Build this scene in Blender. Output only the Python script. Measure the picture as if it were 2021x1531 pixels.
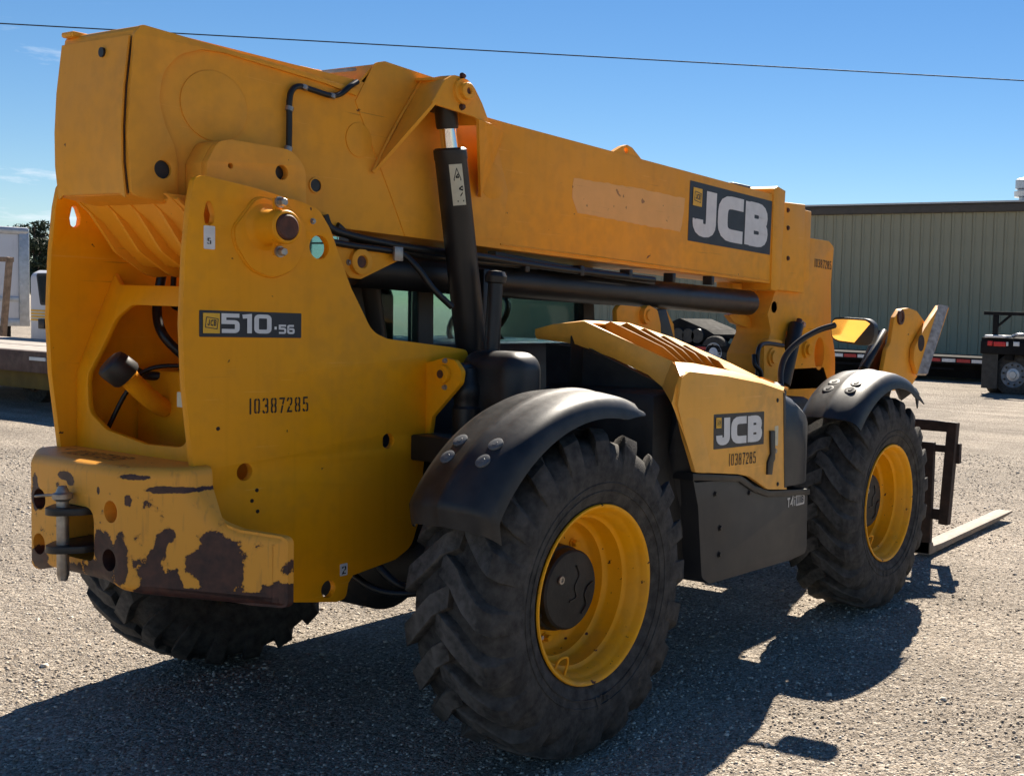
import bpy, bmesh, math, random
import numpy as np
from mathutils import Vector, Matrix
from mathutils.geometry import tessellate_polygon
for o in list(bpy.data.objects): bpy.data.objects.remove(o)
sc = bpy.context.scene
COL = sc.collection
R = math.radians
PI = math.pi
random.seed(7)

# ------------------------------------------------------------------ camera
cd = bpy.data.cameras.new('camera'); cam = bpy.data.objects.new('camera', cd); COL.objects.link(cam)
cd.sensor_width = 36.0; cd.sensor_fit = 'HORIZONTAL'
cd.lens = 2285.29 / 2021 * 36
cd.shift_x = -(1487.68 - 1010.5) / 2021
cd.shift_y = (762.93 - 765.5) / 2021
cd.clip_start = 0.05; cd.clip_end = 3000
yaw, pitch, roll = 0.5236, -0.0625, 0.0306
cF = Vector((math.cos(yaw)*math.cos(pitch), math.sin(yaw)*math.cos(pitch), math.sin(pitch)))
cR = cF.cross(Vector((0, 0, 1))).normalized(); cU = cR.cross(cF)
cR2 = math.cos(roll)*cR + math.sin(roll)*cU; cU2 = -math.sin(roll)*cR + math.cos(roll)*cU
m3 = Matrix((cR2, cU2, -cF)).transposed()
cam.matrix_world = Matrix.Translation((-3.38, -3.7955, 1.6991)) @ m3.to_4x4()
sc.camera = cam

# ------------------------------------------------------------------ light
SUN_AZ, SUN_EL = R(21), R(43)
w = bpy.data.worlds.new('World'); sc.world = w; w.use_nodes = True
nt = w.node_tree; nt.nodes.clear()
sky = nt.nodes.new('ShaderNodeTexSky'); sky.sky_type = 'NISHITA'; sky.sun_disc = False
sky.sun_elevation = SUN_EL; sky.sun_rotation = R(90) - SUN_AZ
sky.altitude = 400; sky.air_density = 1.0; sky.dust_density = 0.0; sky.ozone_density = 3.0
bg = nt.nodes.new('ShaderNodeBackground'); bg.inputs['Strength'].default_value = 0.051
out = nt.nodes.new('ShaderNodeOutputWorld')
# a few thin fair-weather cloud streaks low in the sky
tc = nt.nodes.new('ShaderNodeTexCoord'); mp = nt.nodes.new('ShaderNodeMapping')
mp.inputs['Scale'].default_value = (7, 7, 34); mp.inputs['Location'].default_value = (1.7, 0.4, 0.9)
nz = nt.nodes.new('ShaderNodeTexNoise'); nz.inputs['Scale'].default_value = 1.6; nz.inputs['Detail'].default_value = 7; nz.inputs['Roughness'].default_value = .62
rp = nt.nodes.new('ShaderNodeValToRGB'); rp.color_ramp.elements[0].position = .53; rp.color_ramp.elements[1].position = .74
nt.links.new(tc.outputs['Generated'], mp.inputs['Vector']); nt.links.new(mp.outputs['Vector'], nz.inputs['Vector']); nt.links.new(nz.outputs['Fac'], rp.inputs['Fac'])
dt = nt.nodes.new('ShaderNodeVectorMath'); dt.operation = 'DISTANCE'
dt.inputs[1].default_value = (0.462, 0.881, 0.102)
nt.links.new(tc.outputs['Generated'], dt.inputs[0])
mr = nt.nodes.new('ShaderNodeMapRange'); mr.inputs['From Min'].default_value = .13; mr.inputs['From Max'].default_value = .03
nt.links.new(dt.outputs['Value'], mr.inputs['Value'])
mu = nt.nodes.new('ShaderNodeMath'); mu.operation = 'MULTIPLY'
nt.links.new(rp.outputs['Color'], mu.inputs[0]); nt.links.new(mr.outputs['Result'], mu.inputs[1])
mx = nt.nodes.new('ShaderNodeMix'); mx.data_type = 'RGBA'; mx.inputs['B'].default_value = (8.5, 9.0, 9.6, 1)
nt.links.new(mu.outputs[0], mx.inputs['Factor'])
hs = nt.nodes.new('ShaderNodeHueSaturation'); hs.inputs['Saturation'].default_value = 1.22; hs.inputs['Value'].default_value = 1.0; nt.links.new(sky.outputs['Color'], hs.inputs['Color']); tn = nt.nodes.new('ShaderNodeMix'); tn.data_type = 'RGBA'; tn.blend_type = 'MULTIPLY'; tn.inputs['Factor'].default_value = 1; tn.inputs['B'].default_value = (.78, .815, .87, 1); nt.links.new(hs.outputs['Color'], tn.inputs['A']); nt.links.new(tn.outputs['Result'], mx.inputs['A']); nt.links.new(mx.outputs['Result'], bg.inputs['Color']); nt.links.new(bg.outputs['Background'], out.inputs['Surface'])
sd = bpy.data.lights.new('sun', 'SUN'); sun = bpy.data.objects.new('sun', sd); COL.objects.link(sun)
sd.energy = 5.0; sd.angle = R(.53); sd.color = (1.0, .91, .78)
sdir = Vector((math.cos(SUN_EL)*math.cos(SUN_AZ), math.cos(SUN_EL)*math.sin(SUN_AZ), math.sin(SUN_EL)))
sun.rotation_euler = sdir.to_track_quat('Z', 'Y').to_euler(); sun.location = sdir*40
vs = sc.view_settings; vs.view_transform = 'Standard'; vs.look = 'None'; vs.gamma = 1; vs.exposure = 1.22
try: vs.use_curve_mapping = False
except Exception: pass

# ------------------------------------------------------------------ materials
def mat(name, base, rough=.5, metal=0, var=.12, vs=6, bump=0, bscale=80, spec=.5, dust=None, dustamt=0, speck=None, speckthr=.72, speckscale=22, alpha=None, trans=0, ior=1.45, coat=0, bdist=.004, streak=0, grime=0, scratch=0, wavy=0):
    m = bpy.data.materials.new(name); m.use_nodes = True
    t = m.node_tree; N = t.nodes; L = t.links
    b = N['Principled BSDF']
    b.inputs['Roughness'].default_value = rough; b.inputs['Metallic'].default_value = metal
    b.inputs['Specular IOR Level'].default_value = spec; b.inputs['IOR'].default_value = ior
    b.inputs['Transmission Weight'].default_value = trans; b.inputs['Coat Weight'].default_value = coat
    tc = N.new('ShaderNodeTexCoord'); cur = None
    def noise(s, det=4, dim=None):
        n = N.new('ShaderNodeTexNoise'); n.inputs['Scale'].default_value = s; n.inputs['Detail'].default_value = det
        L.new(tc.outputs['Object'], n.inputs['Vector']); return n
    n1 = noise(vs, 5)
    r = N.new('ShaderNodeValToRGB')
    r.color_ramp.elements[0].position = .3; r.color_ramp.elements[1].position = .7
    r.color_ramp.elements[0].color = tuple(c*(1-var) for c in base)+(1,)
    r.color_ramp.elements[1].color = tuple(min(1, c*(1+var)) for c in base)+(1,)
    L.new(n1.outputs['Fac'], r.inputs['Fac']); cur = r.outputs['Color']
    def mixin(fac, col):
        nonlocal cur
        x = N.new('ShaderNodeMix'); x.data_type = 'RGBA'; x.inputs['B'].default_value = tuple(col)+(1,)
        L.new(fac, x.inputs['Factor']); L.new(cur, x.inputs['A']); cur = x.outputs['Result']
    if dust:
        n2 = noise(vs*.45+.7, 8); q = N.new('ShaderNodeMapRange')
        q.inputs['From Min'].default_value = .35; q.inputs['From Max'].default_value = .75; q.inputs['To Max'].default_value = dustamt
        L.new(n2.outputs['Fac'], q.inputs['Value']); mixin(q.outputs['Result'], dust)
    if streak:
        mp = N.new('ShaderNodeMapping'); mp.inputs['Scale'].default_value = (14, 14, .8); L.new(tc.outputs['Object'], mp.inputs['Vector'])
        n5 = N.new('ShaderNodeTexNoise'); n5.inputs['Scale'].default_value = 2; n5.inputs['Detail'].default_value = 6; L.new(mp.outputs['Vector'], n5.inputs['Vector'])
        q = N.new('ShaderNodeMapRange'); q.inputs['From Min'].default_value = .52; q.inputs['From Max'].default_value = .75; q.inputs['To Max'].default_value = streak
        L.new(n5.outputs['Fac'], q.inputs['Value']); mixin(q.outputs['Result'], tuple(c*.45 for c in base))
    if grime:   # brownish film, broken up at two sizes
        ga = noise(1.3, 3); gb = noise(17, 8)
        mu = N.new('ShaderNodeMath'); mu.operation = 'MULTIPLY'; L.new(ga.outputs['Fac'], mu.inputs[0]); L.new(gb.outputs['Fac'], mu.inputs[1])
        q = N.new('ShaderNodeMapRange'); q.inputs['From Min'].default_value = .22; q.inputs['From Max'].default_value = .40; q.inputs['To Max'].default_value = grime
        L.new(mu.outputs[0], q.inputs['Value']); mixin(q.outputs['Result'], (.26, .135, .05))
    if scratch:  # short rubbed lines, mostly fore and aft
        for (sc_, rot, thr, col) in (((2.2, 60, 60), .25, .70, tuple(min(1, c*1.05+.08) for c in base)), ((1.6, 75, 75), -.5, .715, (.16, .06, .02))):
            mp2 = N.new('ShaderNodeMapping'); mp2.inputs['Scale'].default_value = sc_; mp2.inputs['Rotation'].default_value = (0, rot, 0); L.new(tc.outputs['Object'], mp2.inputs['Vector'])
            ns = N.new('ShaderNodeTexNoise'); ns.inputs['Scale'].default_value = 1.4; ns.inputs['Detail'].default_value = 4; L.new(mp2.outputs['Vector'], ns.inputs['Vector'])
            q = N.new('ShaderNodeMapRange'); q.inputs['From Min'].default_value = thr; q.inputs['From Max'].default_value = thr+.03; q.inputs['To Max'].default_value = scratch
            L.new(ns.outputs['Fac'], q.inputs['Value']); mixin(q.outputs['Result'], col)
    if speck:
        n3 = noise(speckscale, 6); q = N.new('ShaderNodeMapRange')
        q.inputs['From Min'].default_value = speckthr; q.inputs['From Max'].default_value = speckthr+.015
        L.new(n3.outputs['Fac'], q.inputs['Value']); mixin(q.outputs['Result'], speck)
    L.new(cur, b.inputs['Base Color'])
    n6 = noise(vs*2.3, 5); q = N.new('ShaderNodeMapRange'); q.inputs['To Min'].default_value = max(0, rough-.1); q.inputs['To Max'].default_value = min(1, rough+.1)
    L.new(n6.outputs['Fac'], q.inputs['Value']); L.new(q.outputs['Result'], b.inputs['Roughness'])
    if bump:
        n4 = noise(bscale, 5); bp = N.new('ShaderNodeBump'); bp.inputs['Strength'].default_value = bump; bp.inputs['Distance'].default_value = bdist
        L.new(n4.outputs['Fac'], bp.inputs['Height']); L.new(bp.outputs['Normal'], b.inputs['Normal'])
        if wavy:
            n7 = noise(3.2, 2); b2 = N.new('ShaderNodeBump'); b2.inputs['Strength'].default_value = 1; b2.inputs['Distance'].default_value = wavy
            L.new(n7.outputs['Fac'], b2.inputs['Height']); L.new(b2.outputs['Normal'], bp.inputs['Normal'])
    return m
RUST = (.045, .017, .012)
M = {}
M['yellow'] = mat('chassis_yellow_paint', (.95, .37, .002), .5, spec=.22, var=.07, vs=2.5, bump=.08, bscale=240, dust=(.75, .32, .04), dustamt=.3, speck=(.10, .03, .015), speckthr=.735, speckscale=26, streak=.10, grime=.14, scratch=.4, wavy=.012)
M['boomy'] = mat('boom_yellow_paint', (.93, .375, .012), .52, spec=.3, var=.07, vs=1.8, bump=.06, bscale=260, dust=(.72, .36, .09), dustamt=.4, speck=(.12, .04, .02), speckthr=.745, speckscale=18, streak=.07, grime=.16, scratch=.4, wavy=.012)
M['hood'] = mat('faded_hood_yellow', (.92, .43, .06), .46, spec=.35, var=.06, vs=4, bump=.03, bscale=300, dust=(.80, .48, .16), dustamt=.3, streak=.06, grime=.25, scratch=.4)
M['sanded'] = mat('sanded_paint', (.86, .44, .13), .6, var=.05, vs=10, bump=.1, bscale=90, speck=(.40, .19, .07), speckthr=.665, speckscale=16, scratch=.3)
M['rimy'] = mat('rim_yellow_paint', (.95, .40, .002), .45, spec=.25, var=.07, vs=9, bump=.05, bscale=160, dust=(.5, .27, .05), dustamt=.35, speck=(.06, .02, .012), speckthr=.685, speckscale=26, grime=.3, scratch=.4)
M['rust'] = mat('rusted_steel', (.026, .017, .014), .75, var=.4, vs=30, bump=.4, bscale=120, dust=(.085, .045, .03), dustamt=.5)
M['rustpin'] = mat('rusty_pin', (.11, .035, .015), .6, var=.4, vs=40, bump=.3, bscale=140, dust=(.03, .02, .02), dustamt=.7)
M['black'] = mat('black_paint', (.012, .012, .013), .42, var=.25, vs=8, bump=.05, bscale=200, dust=(.06, .055, .05), dustamt=.25)
M['plastic'] = mat('black_plastic', (.012, .0125, .014), .45, var=.2, vs=16, bump=.25, bscale=420, dust=(.075, .072, .068), dustamt=.4, scratch=.25, bdist=.001)
M['grey'] = mat('dark_grey_panel', (.022, .023, .026), .45, var=.15, vs=5, bump=.12, bscale=400, dust=(.085, .078, .07), dustamt=.4, bdist=.001, scratch=.3)
M['under'] = mat('greasy_underbody', (.010, .0095, .009), .6, var=.4, vs=12, bump=.3, bscale=60, dust=(.05, .043, .035), dustamt=.4)
M['rubber'] = mat('tyre_rubber', (.034, .032, .030), .85, var=.35, vs=45, bump=.7, bscale=130, dust=(.13, .118, .104), dustamt=.5, spec=.3)
def worn_tread():
    t = M['rubber'].node_tree; N = t.nodes; L = t.links; b = N['Principled BSDF']; src = b.inputs['Base Color'].links[0].from_socket
    tc = N.new('ShaderNodeTexCoord'); sp = N.new('ShaderNodeSeparateXYZ'); L.new(tc.outputs['Object'], sp.inputs[0])
    cb = N.new('ShaderNodeCombineXYZ'); L.new(sp.outputs[0], cb.inputs[0]); L.new(sp.outputs[2], cb.inputs[2])
    ln = N.new('ShaderNodeVectorMath'); ln.operation = 'LENGTH'; L.new(cb.outputs[0], ln.inputs[0])
    n = N.new('ShaderNodeTexNoise'); n.inputs['Scale'].default_value = 40; n.inputs['Detail'].default_value = 6; L.new(tc.outputs['Object'], n.inputs['Vector'])
    ad = N.new('ShaderNodeMath'); ad.operation = 'MULTIPLY_ADD'; ad.inputs[1].default_value = .03; L.new(n.outputs['Fac'], ad.inputs[0]); L.new(ln.outputs['Value'], ad.inputs[2])
    q = N.new('ShaderNodeMapRange'); q.inputs['From Min'].default_value = .612; q.inputs['From Max'].default_value = .628; q.inputs['To Max'].default_value = .55; L.new(ad.outputs[0], q.inputs['Value'])
    x = N.new('ShaderNodeMix'); x.data_type = 'RGBA'; x.inputs['B'].default_value = (.17, .155, .14, 1); L.new(q.outputs['Result'], x.inputs['Factor']); L.new(src, x.inputs['A']); L.new(x.outputs['Result'], b.inputs['Base Color'])
worn_tread()
M['vent'] = mat('dusty_shaded_vent_yellow', (.36, .17, .02), .6, var=.2, vs=9, dust=(.22, .12, .03), dustamt=.5, spec=.2)  # yellow darkened to paint in the shade between louvre fins, plus patchy dust
M['washer'] = mat('dull_washer', (.11, .115, .12), .6, var=.2, vs=60)
M['hose'] = mat('hose_rubber', (.010, .010, .011), .4, var=.2, vs=20, bump=.1, bscale=150)
M['chrome'] = mat('chrome_rod', (.82, .82, .84), .12, 1, var=.03)
M['steel'] = mat('worn_steel', (.38, .36, .33), .45, .8, var=.25, vs=30, bump=.15, bscale=120, dust=(.22, .12, .06), dustamt=.4)
M['forkst'] = mat('worn_fork_steel', (.20, .175, .145), .7, .1, var=.25, vs=18, bump=.2, bscale=90, dust=(.25, .15, .08), dustamt=.5)
M['pad'] = mat('scuffed_grey_pad', (.42, .39, .35), .75, var=.35, vs=30, bump=.3, bscale=90, streak=.35)
M['white'] = mat('decal_white', (.72, .71, .69), .5, var=.06, vs=20, speck=(.16, .15, .15), speckthr=.70, speckscale=24, scratch=.3)
M['decalblk'] = mat('decal_black', (.022, .025, .032), .45, var=.12, vs=12)
M['decaly'] = mat('decal_yellow', (.80, .44, .03), .45, var=.05)
M['cream'] = mat('label_cream', (.62, .56, .40), .55, var=.08, vs=30)
M['stencil'] = mat('stencil_ink', (.022, .016, .010), .6, var=.3, vs=60)
M['glass'] = mat('cab_glass', (.42, .58, .56), .03, trans=1.0, ior=1.2, var=.02)
M['mirror'] = mat('mirror_glass', (.85, .86, .88), .03, 1, var=.02)
M['redlens'] = mat('red_lens', (.55, .02, .02), .3, var=.1)
M['whitewall'] = mat('white_trailer_panel', (.62, .63, .66), .5, var=.05, vs=2, streak=.12)
M['alu'] = mat('aluminium_trim', (.42, .44, .47), .4, .6, var=.15, vs=10)
M['wood'] = mat('weathered_wood', (.23, .16, .11), .8, var=.35, vs=12, bump=.3, bscale=50, streak=.4)
M['deck'] = mat('bleached_deck', (.36, .32, .28), .8, var=.2, vs=8, bump=.3, bscale=40)
M['rustrail'] = mat('rusted_rail', (.095, .055, .045), .8, var=.35, vs=9, bump=.2, bscale=50, dust=(.22, .16, .12), dustamt=.5)
M['ochre'] = mat('ochre_beam', (.16, .105, .02), .7, var=.2, vs=4)
M['wall'] = mat('olive_cladding', (.36, .325, .215), .6, var=.05, vs=.6, streak=.05)
M['trim'] = mat('brown_trim', (.085, .072, .06), .6, var=.1)
M['roof'] = mat('pale_roof', (.6, .6, .58), .5, var=.06)
M['darkeq'] = mat('dark_equipment', (.012, .012, .013), .85, var=.4, vs=3, spec=.15)
M['tapew'] = mat('tape_white', (.7, .7, .7), .4, var=.1)
M['taper'] = mat('tape_red', (.45, .03, .03), .4, var=.1)
M['leaf'] = mat('pine_foliage', (.028, .045, .022), .7, var=.5, vs=1.5)
M['bark'] = mat('bark', (.07, .05, .04), .9, var=.3)
M['cable'] = mat('power_cable', (.012, .014, .018), .6, var=.1)
M['concrete'] = mat('concrete', (.30, .29, .27), .85, var=.15, vs=4)
M['seat'] = mat('seat_cloth', (.02, .02, .022), .8, var=.2)

def gravel_mat():
    m = bpy.data.materials.new('gravel_ground'); m.use_nodes = True
    t = m.node_tree; N = t.nodes; L = t.links; b = N['Principled BSDF']
    tc = N.new('ShaderNodeTexCoord')
    v = N.new('ShaderNodeTexVoronoi'); v.inputs['Scale'].default_value = 85; v.inputs['Randomness'].default_value = 1
    v2 = N.new('ShaderNodeTexVoronoi'); v2.inputs['Scale'].default_value = 24
    n = N.new('ShaderNodeTexNoise'); n.inputs['Scale'].default_value = .55; n.inputs['Detail'].default_value = 9; n.inputs['Roughness'].default_value = .62
    nf = N.new('ShaderNodeTexNoise'); nf.inputs['Scale'].default_value = 150; nf.inputs['Detail'].default_value = 5
    # wheel tracks running across the yard
    mpg = N.new('ShaderNodeMapping'); mpg.inputs['Rotation'].default_value = (0, 0, R(8)); mpg.inputs['Scale'].default_value = (1.1, .05, 1)
    n3 = N.new('ShaderNodeTexNoise'); n3.inputs['Scale'].default_value = 2.2; n3.inputs['Detail'].default_value = 6
    for q in (v, v2, n, nf): L.new(tc.outputs['Object'], q.inputs['Vector'])
    L.new(tc.outputs['Object'], mpg.inputs['Vector']); L.new(mpg.outputs['Vector'], n3.inputs['Vector'])
    r = N.new('ShaderNodeValToRGB'); e = r.color_ramp.elements
    e[0].position = 0; e[0].color = (.20, .165, .13, 1); e[1].position = 1; e[1].color = (.68, .59, .48, 1)
    for p, c in ((.35, (.36, .30, .235, 1)), (.6, (.47, .40, .32, 1)), (.8, (.42, .37, .31, 1))):
        q = e.new(p); q.color = c
    sx = N.new('ShaderNodeSeparateColor'); L.new(v.outputs['Color'], sx.inputs['Color']); L.new(sx.outputs[0], r.inputs['Fac'])
    def mult(cur, src, a, bb):
        g = N.new('ShaderNodeMapRange'); g.inputs['From Min'].default_value = .3; g.inputs['From Max'].default_value = .7; g.inputs['To Min'].default_value = a; g.inputs['To Max'].default_value = bb
        L.new(src, g.inputs['Value'])
        x = N.new('ShaderNodeMix'); x.data_type = 'RGBA'; x.blend_type = 'MULTIPLY'; x.inputs['Factor'].default_value = 1
        L.new(cur, x.inputs['A']); L.new(g.outputs['Result'], x.inputs['B']); return x.outputs['Result']
    c = mult(r.outputs['Color'], n.outputs['Fac'], .66, 1.25); c = mult(c, n3.outputs['Fac'], .78, 1.16); c = mult(c, nf.outputs['Fac'], .82, 1.15)
    L.new(c, b.inputs['Base Color']); b.inputs['Roughness'].default_value = .9; b.inputs['Specular IOR Level'].default_value = .25
    ad = N.new('ShaderNodeMath'); ad.operation = 'ADD'; L.new(v.outputs['Distance'], ad.inputs[0]); L.new(nf.outputs['Fac'], ad.inputs[1])
    ad2 = N.new('ShaderNodeMath'); ad2.operation = 'MULTIPLY_ADD'; ad2.inputs[1].default_value = 1.5; L.new(v2.outputs['Distance'], ad2.inputs[0]); L.new(ad.outputs[0], ad2.inputs[2])
    bp = N.new('ShaderNodeBump'); bp.inputs['Strength'].default_value = 1.0; bp.inputs['Distance'].default_value = .018; bp.invert = True
    L.new(ad2.outputs[0], bp.inputs['Height']); L.new(bp.outputs['Normal'], b.inputs['Normal'])
    return m
M['gravel'] = gravel_mat()
def stone_mat():
    m = bpy.data.materials.new('loose_stone'); m.use_nodes = True
    t = m.node_tree; N = t.nodes; L = t.links; b = N['Principled BSDF']
    g = N.new('ShaderNodeNewGeometry'); r = N.new('ShaderNodeValToRGB'); e = r.color_ramp.elements
    e[0].color = (.18, .15, .12, 1); e[1].color = (.72, .64, .53, 1)
    q = e.new(.4); q.color = (.38, .32, .25, 1); q = e.new(.7); q.color = (.48, .42, .345, 1)
    L.new(g.outputs['Random Per Island'], r.inputs['Fac']); L.new(r.outputs['Color'], b.inputs['Base Color'])
    b.inputs['Roughness'].default_value = .88; b.inputs['Specular IOR Level'].default_value = .3
    return m
M['stone'] = stone_mat()

def worn_mat():
    """yellow paint knocked off a cast counterweight: chip outlines follow noise round the places that get hit"""
    m = bpy.data.materials.new('chipped_counterweight_paint'); m.use_nodes = True
    t = m.node_tree; N = t.nodes; L = t.links; b = N['Principled BSDF']
    tc = N.new('ShaderNodeTexCoord'); sp = N.new('ShaderNodeSeparateXYZ'); L.new(tc.outputs['Object'], sp.inputs[0])
    def nz(s, d=6, rg=.6):
        n = N.new('ShaderNodeTexNoise'); n.inputs['Scale'].default_value = s; n.inputs['Detail'].default_value = d; n.inputs['Roughness'].default_value = rg
        L.new(tc.outputs['Object'], n.inputs['Vector']); return n
    def mth(op, a, bb, c=None):
        x = N.new('ShaderNodeMath'); x.operation = op
        for i, v in enumerate((a, bb, c)):
            if v is None: continue
            if isinstance(v, (int, float)): x.inputs[i].default_value = v
            else: L.new(v, x.inputs[i])
        return x.outputs[0]
    base = nz(11.5, 8, .66)
    score = base.outputs['Fac']
    # bottom edge scraped bare
    lo = N.new('ShaderNodeMapRange'); lo.inputs['From Min'].default_value = .735; lo.inputs['From Max'].default_value = .785; lo.inputs['To Min'].default_value = .22; lo.inputs['To Max'].default_value = 0
    L.new(sp.outputs[2], lo.inputs['Value']); score = mth('ADD', score, lo.outputs['Result'])
    for (y, z, ry, rz, a) in CHIPS:
        dy = mth('DIVIDE', mth('SUBTRACT', sp.outputs[1], y), ry); dz = mth('DIVIDE', mth('SUBTRACT', sp.outputs[2], z), rz)
        d = mth('ADD', mth('MULTIPLY', dy, dy), mth('MULTIPLY', dz, dz))
        g = mth('MAXIMUM', mth('SUBTRACT', 1.0, d), 0.0)
        score = mth('MULTIPLY_ADD', g, a, score)
    fine = nz(34, 8, .72); score = mth('MULTIPLY_ADD', mth('SUBTRACT', fine.outputs['Fac'], .5), .34, score)
    fac = N.new('ShaderNodeMapRange'); fac.inputs['From Min'].default_value = .655; fac.inputs['From Max'].default_value = .665; L.new(score, fac.inputs['Value'])
    n1 = nz(3, 5); yr = N.new('ShaderNodeValToRGB'); yr.color_ramp.elements[0].color = (.80, .33, .025, 1); yr.color_ramp.elements[1].color = (.94, .42, .045, 1); L.new(n1.outputs['Fac'], yr.inputs['Fac'])
    n2 = nz(26, 6); rr = N.new('ShaderNodeValToRGB'); rr.color_ramp.elements[0].position = .35; rr.color_ramp.elements[0].color = (.030, .012, .011, 1); rr.color_ramp.elements[1].position = .75; rr.color_ramp.elements[1].color = (.105, .038, .024, 1); L.new(n2.outputs['Fac'], rr.inputs['Fac'])
    mp = N.new('ShaderNodeMapping'); mp.inputs['Scale'].default_value = (30, 30, 4); L.new(tc.outputs['Object'], mp.inputs['Vector'])
    ns = N.new('ShaderNodeTexNoise'); ns.inputs['Scale'].default_value = 2; ns.inputs['Detail'].default_value = 7; L.new(mp.outputs['Vector'], ns.inputs['Vector'])
    sq = N.new('ShaderNodeMapRange'); sq.inputs['From Min'].default_value = .58; sq.inputs['From Max'].default_value = .75; sq.inputs['To Max'].default_value = .45; L.new(ns.outputs['Fac'], sq.inputs['Value'])
    x0 = N.new('ShaderNodeMix'); x0.data_type = 'RGBA'; x0.inputs['B'].default_value = (.36, .15, .04, 1); L.new(sq.outputs['Result'], x0.inputs['Factor']); L.new(yr.outputs['Color'], x0.inputs['A'])
    x = N.new('ShaderNodeMix'); x.data_type = 'RGBA'; L.new(fac.outputs['Result'], x.inputs['Factor']); L.new(x0.outputs['Result'], x.inputs['A']); L.new(rr.outputs['Color'], x.inputs['B'])
    # thin rust bloom round every chip
    hal = N.new('ShaderNodeMapRange'); hal.inputs['From Min'].default_value = .60; hal.inputs['From Max'].default_value = .655; hal.inputs['To Max'].default_value = .35; L.new(score, hal.inputs['Value'])
    xh = N.new('ShaderNodeMix'); xh.data_type = 'RGBA'; xh.inputs['B'].default_value = (.42, .14, .02, 1); L.new(hal.outputs['Result'], xh.inputs['Factor']); L.new(x0.outputs['Result'], xh.inputs['A']); L.new(xh.outputs['Result'], x.inputs['A'])
    L.new(x.outputs['Result'], b.inputs['Base Color']); b.inputs['Roughness'].default_value = .55
    inv = mth('MULTIPLY_ADD', fac.outputs['Result'], -.6, mth('MULTIPLY', n2.outputs['Fac'], .25))
    bp = N.new('ShaderNodeBump'); bp.inputs['Strength'].default_value = .7; bp.inputs['Distance'].default_value = .004; L.new(inv, bp.inputs['Height']); L.new(bp.outputs['Normal'], b.inputs['Normal'])
    return m

# ------------------------------------------------------------------ mesh helpers
def finish(bm, name, m, parent=None, smooth=35):
    me = bpy.data.meshes.new(name)
    bmesh.ops.recalc_face_normals(bm, faces=bm.faces[:])
    bm.to_mesh(me); bm.free()
    return link(me, name, m, parent, smooth)
def link(me, name, m, parent=None, smooth=35):
    if m is not None and not me.materials: me.materials.append(M[m] if isinstance(m, str) else m)
    if smooth:
        me.polygons.foreach_set('use_smooth', [True]*len(me.polygons))
        try: me.set_sharp_from_angle(angle=R(smooth))
        except Exception: pass
    o = bpy.data.objects.new(name, me); COL.objects.link(o)
    if parent: o.parent = parent
    return o
def thing(name, label, cat, loc=(0, 0, 0), rz=0, group=None):
    o = bpy.data.objects.new(name, None); COL.objects.link(o); o.location = loc; o.rotation_euler = (0, 0, rz); o.empty_display_size = .2
    o['label'] = label; o['category'] = cat
    if group: o['group'] = group
    return o
def tag(o, label, cat, group=None):
    o['label'] = label; o['category'] = cat
    if group: o['group'] = group
    return o
def rnd(pts, n=5):
    """polygon of (u,v[,radius]) -> list with rounded corners"""
    outp = []; k = len(pts)
    for i in range(k):
        p = Vector(pts[i][:2]); r = pts[i][2] if len(pts[i]) > 2 else 0
        if r <= 0: outp.append(tuple(p)); continue
        a = Vector(pts[i-1][:2])-p; b = Vector(pts[(i+1) % k][:2])-p
        la, lb = a.length, b.length
        if la < 1e-6 or lb < 1e-6: outp.append(tuple(p)); continue
        a /= la; b /= lb; ang = a.angle(b)
        if ang > PI-.05: outp.append(tuple(p)); continue
        d = min(r/math.tan(ang/2), la*.49, lb*.49)
        s, e = p+a*d, p+b*d
        for j in range(n+1):
            t = j/n; outp.append(tuple((1-t)**2*s+2*t*(1-t)*p+t*t*e))
    return outp
def circ(u, v, r, n=24, ru=None): return [(u+(ru or r)*math.cos(2*PI*i/n), v+r*math.sin(2*PI*i/n)) for i in range(n)]
AX = {'Y': lambda u, v, w: Vector((u, w, v)), 'X': lambda u, v, w: Vector((w, u, v)), 'Z': lambda u, v, w: Vector((u, v, w))}
def plate_bm(pts, w0, w1, holes=(), axis='Y', bevel=.004, bm=None, seg=2):
    f = AX[axis]; bm = bm or bmesh.new()
    loops = [rnd(pts)]+[list(h) for h in holes]
    tris = tessellate_polygon([[Vector((u, v, 0)) for u, v in l] for l in loops])
    flat = [p for l in loops for p in l]
    A = [bm.verts.new(f(u, v, w0)) for u, v in flat]; B = [bm.verts.new(f(u, v, w1)) for u, v in flat]
    for a, b, c in tris:
        for S in (A, B):
            try: bm.faces.new((S[a], S[b], S[c]))
            except ValueError: pass
    k = 0; edges = []
    for l in loops:
        n = len(l)
        for i in range(n):
            a, b = k+i, k+(i+1) % n
            try: bm.faces.new((A[a], A[b], B[b], B[a]))
            except ValueError: pass
            for S in (A, B):
                e = bm.edges.get((S[a], S[b]))
                if e: edges.append(e)
        k += n
    if bevel:
        bmesh.ops.recalc_face_normals(bm, faces=bm.faces[:])
        bmesh.ops.bevel(bm, geom=edges, offset=bevel, segments=seg, affect='EDGES', clamp_overlap=True, profile=.5)
    return bm
def plate(name, pts, w0, w1, m, parent, holes=(), axis='Y', bevel=.004, smooth=35, seg=2):
    return finish(plate_bm(pts, w0, w1, holes, axis, bevel, seg=seg), name, m, parent, smooth)
def mplate(name, pts, w, t, m, parent, holes=(), bevel=.004):
    """the same plate on both sides of the machine, thickness t outward from +-w"""
    plate(name, pts, -w-t, -w, m, parent, holes, bevel=bevel)
    return plate(name, pts, w, w+t, m, parent, holes, bevel=bevel)
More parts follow.
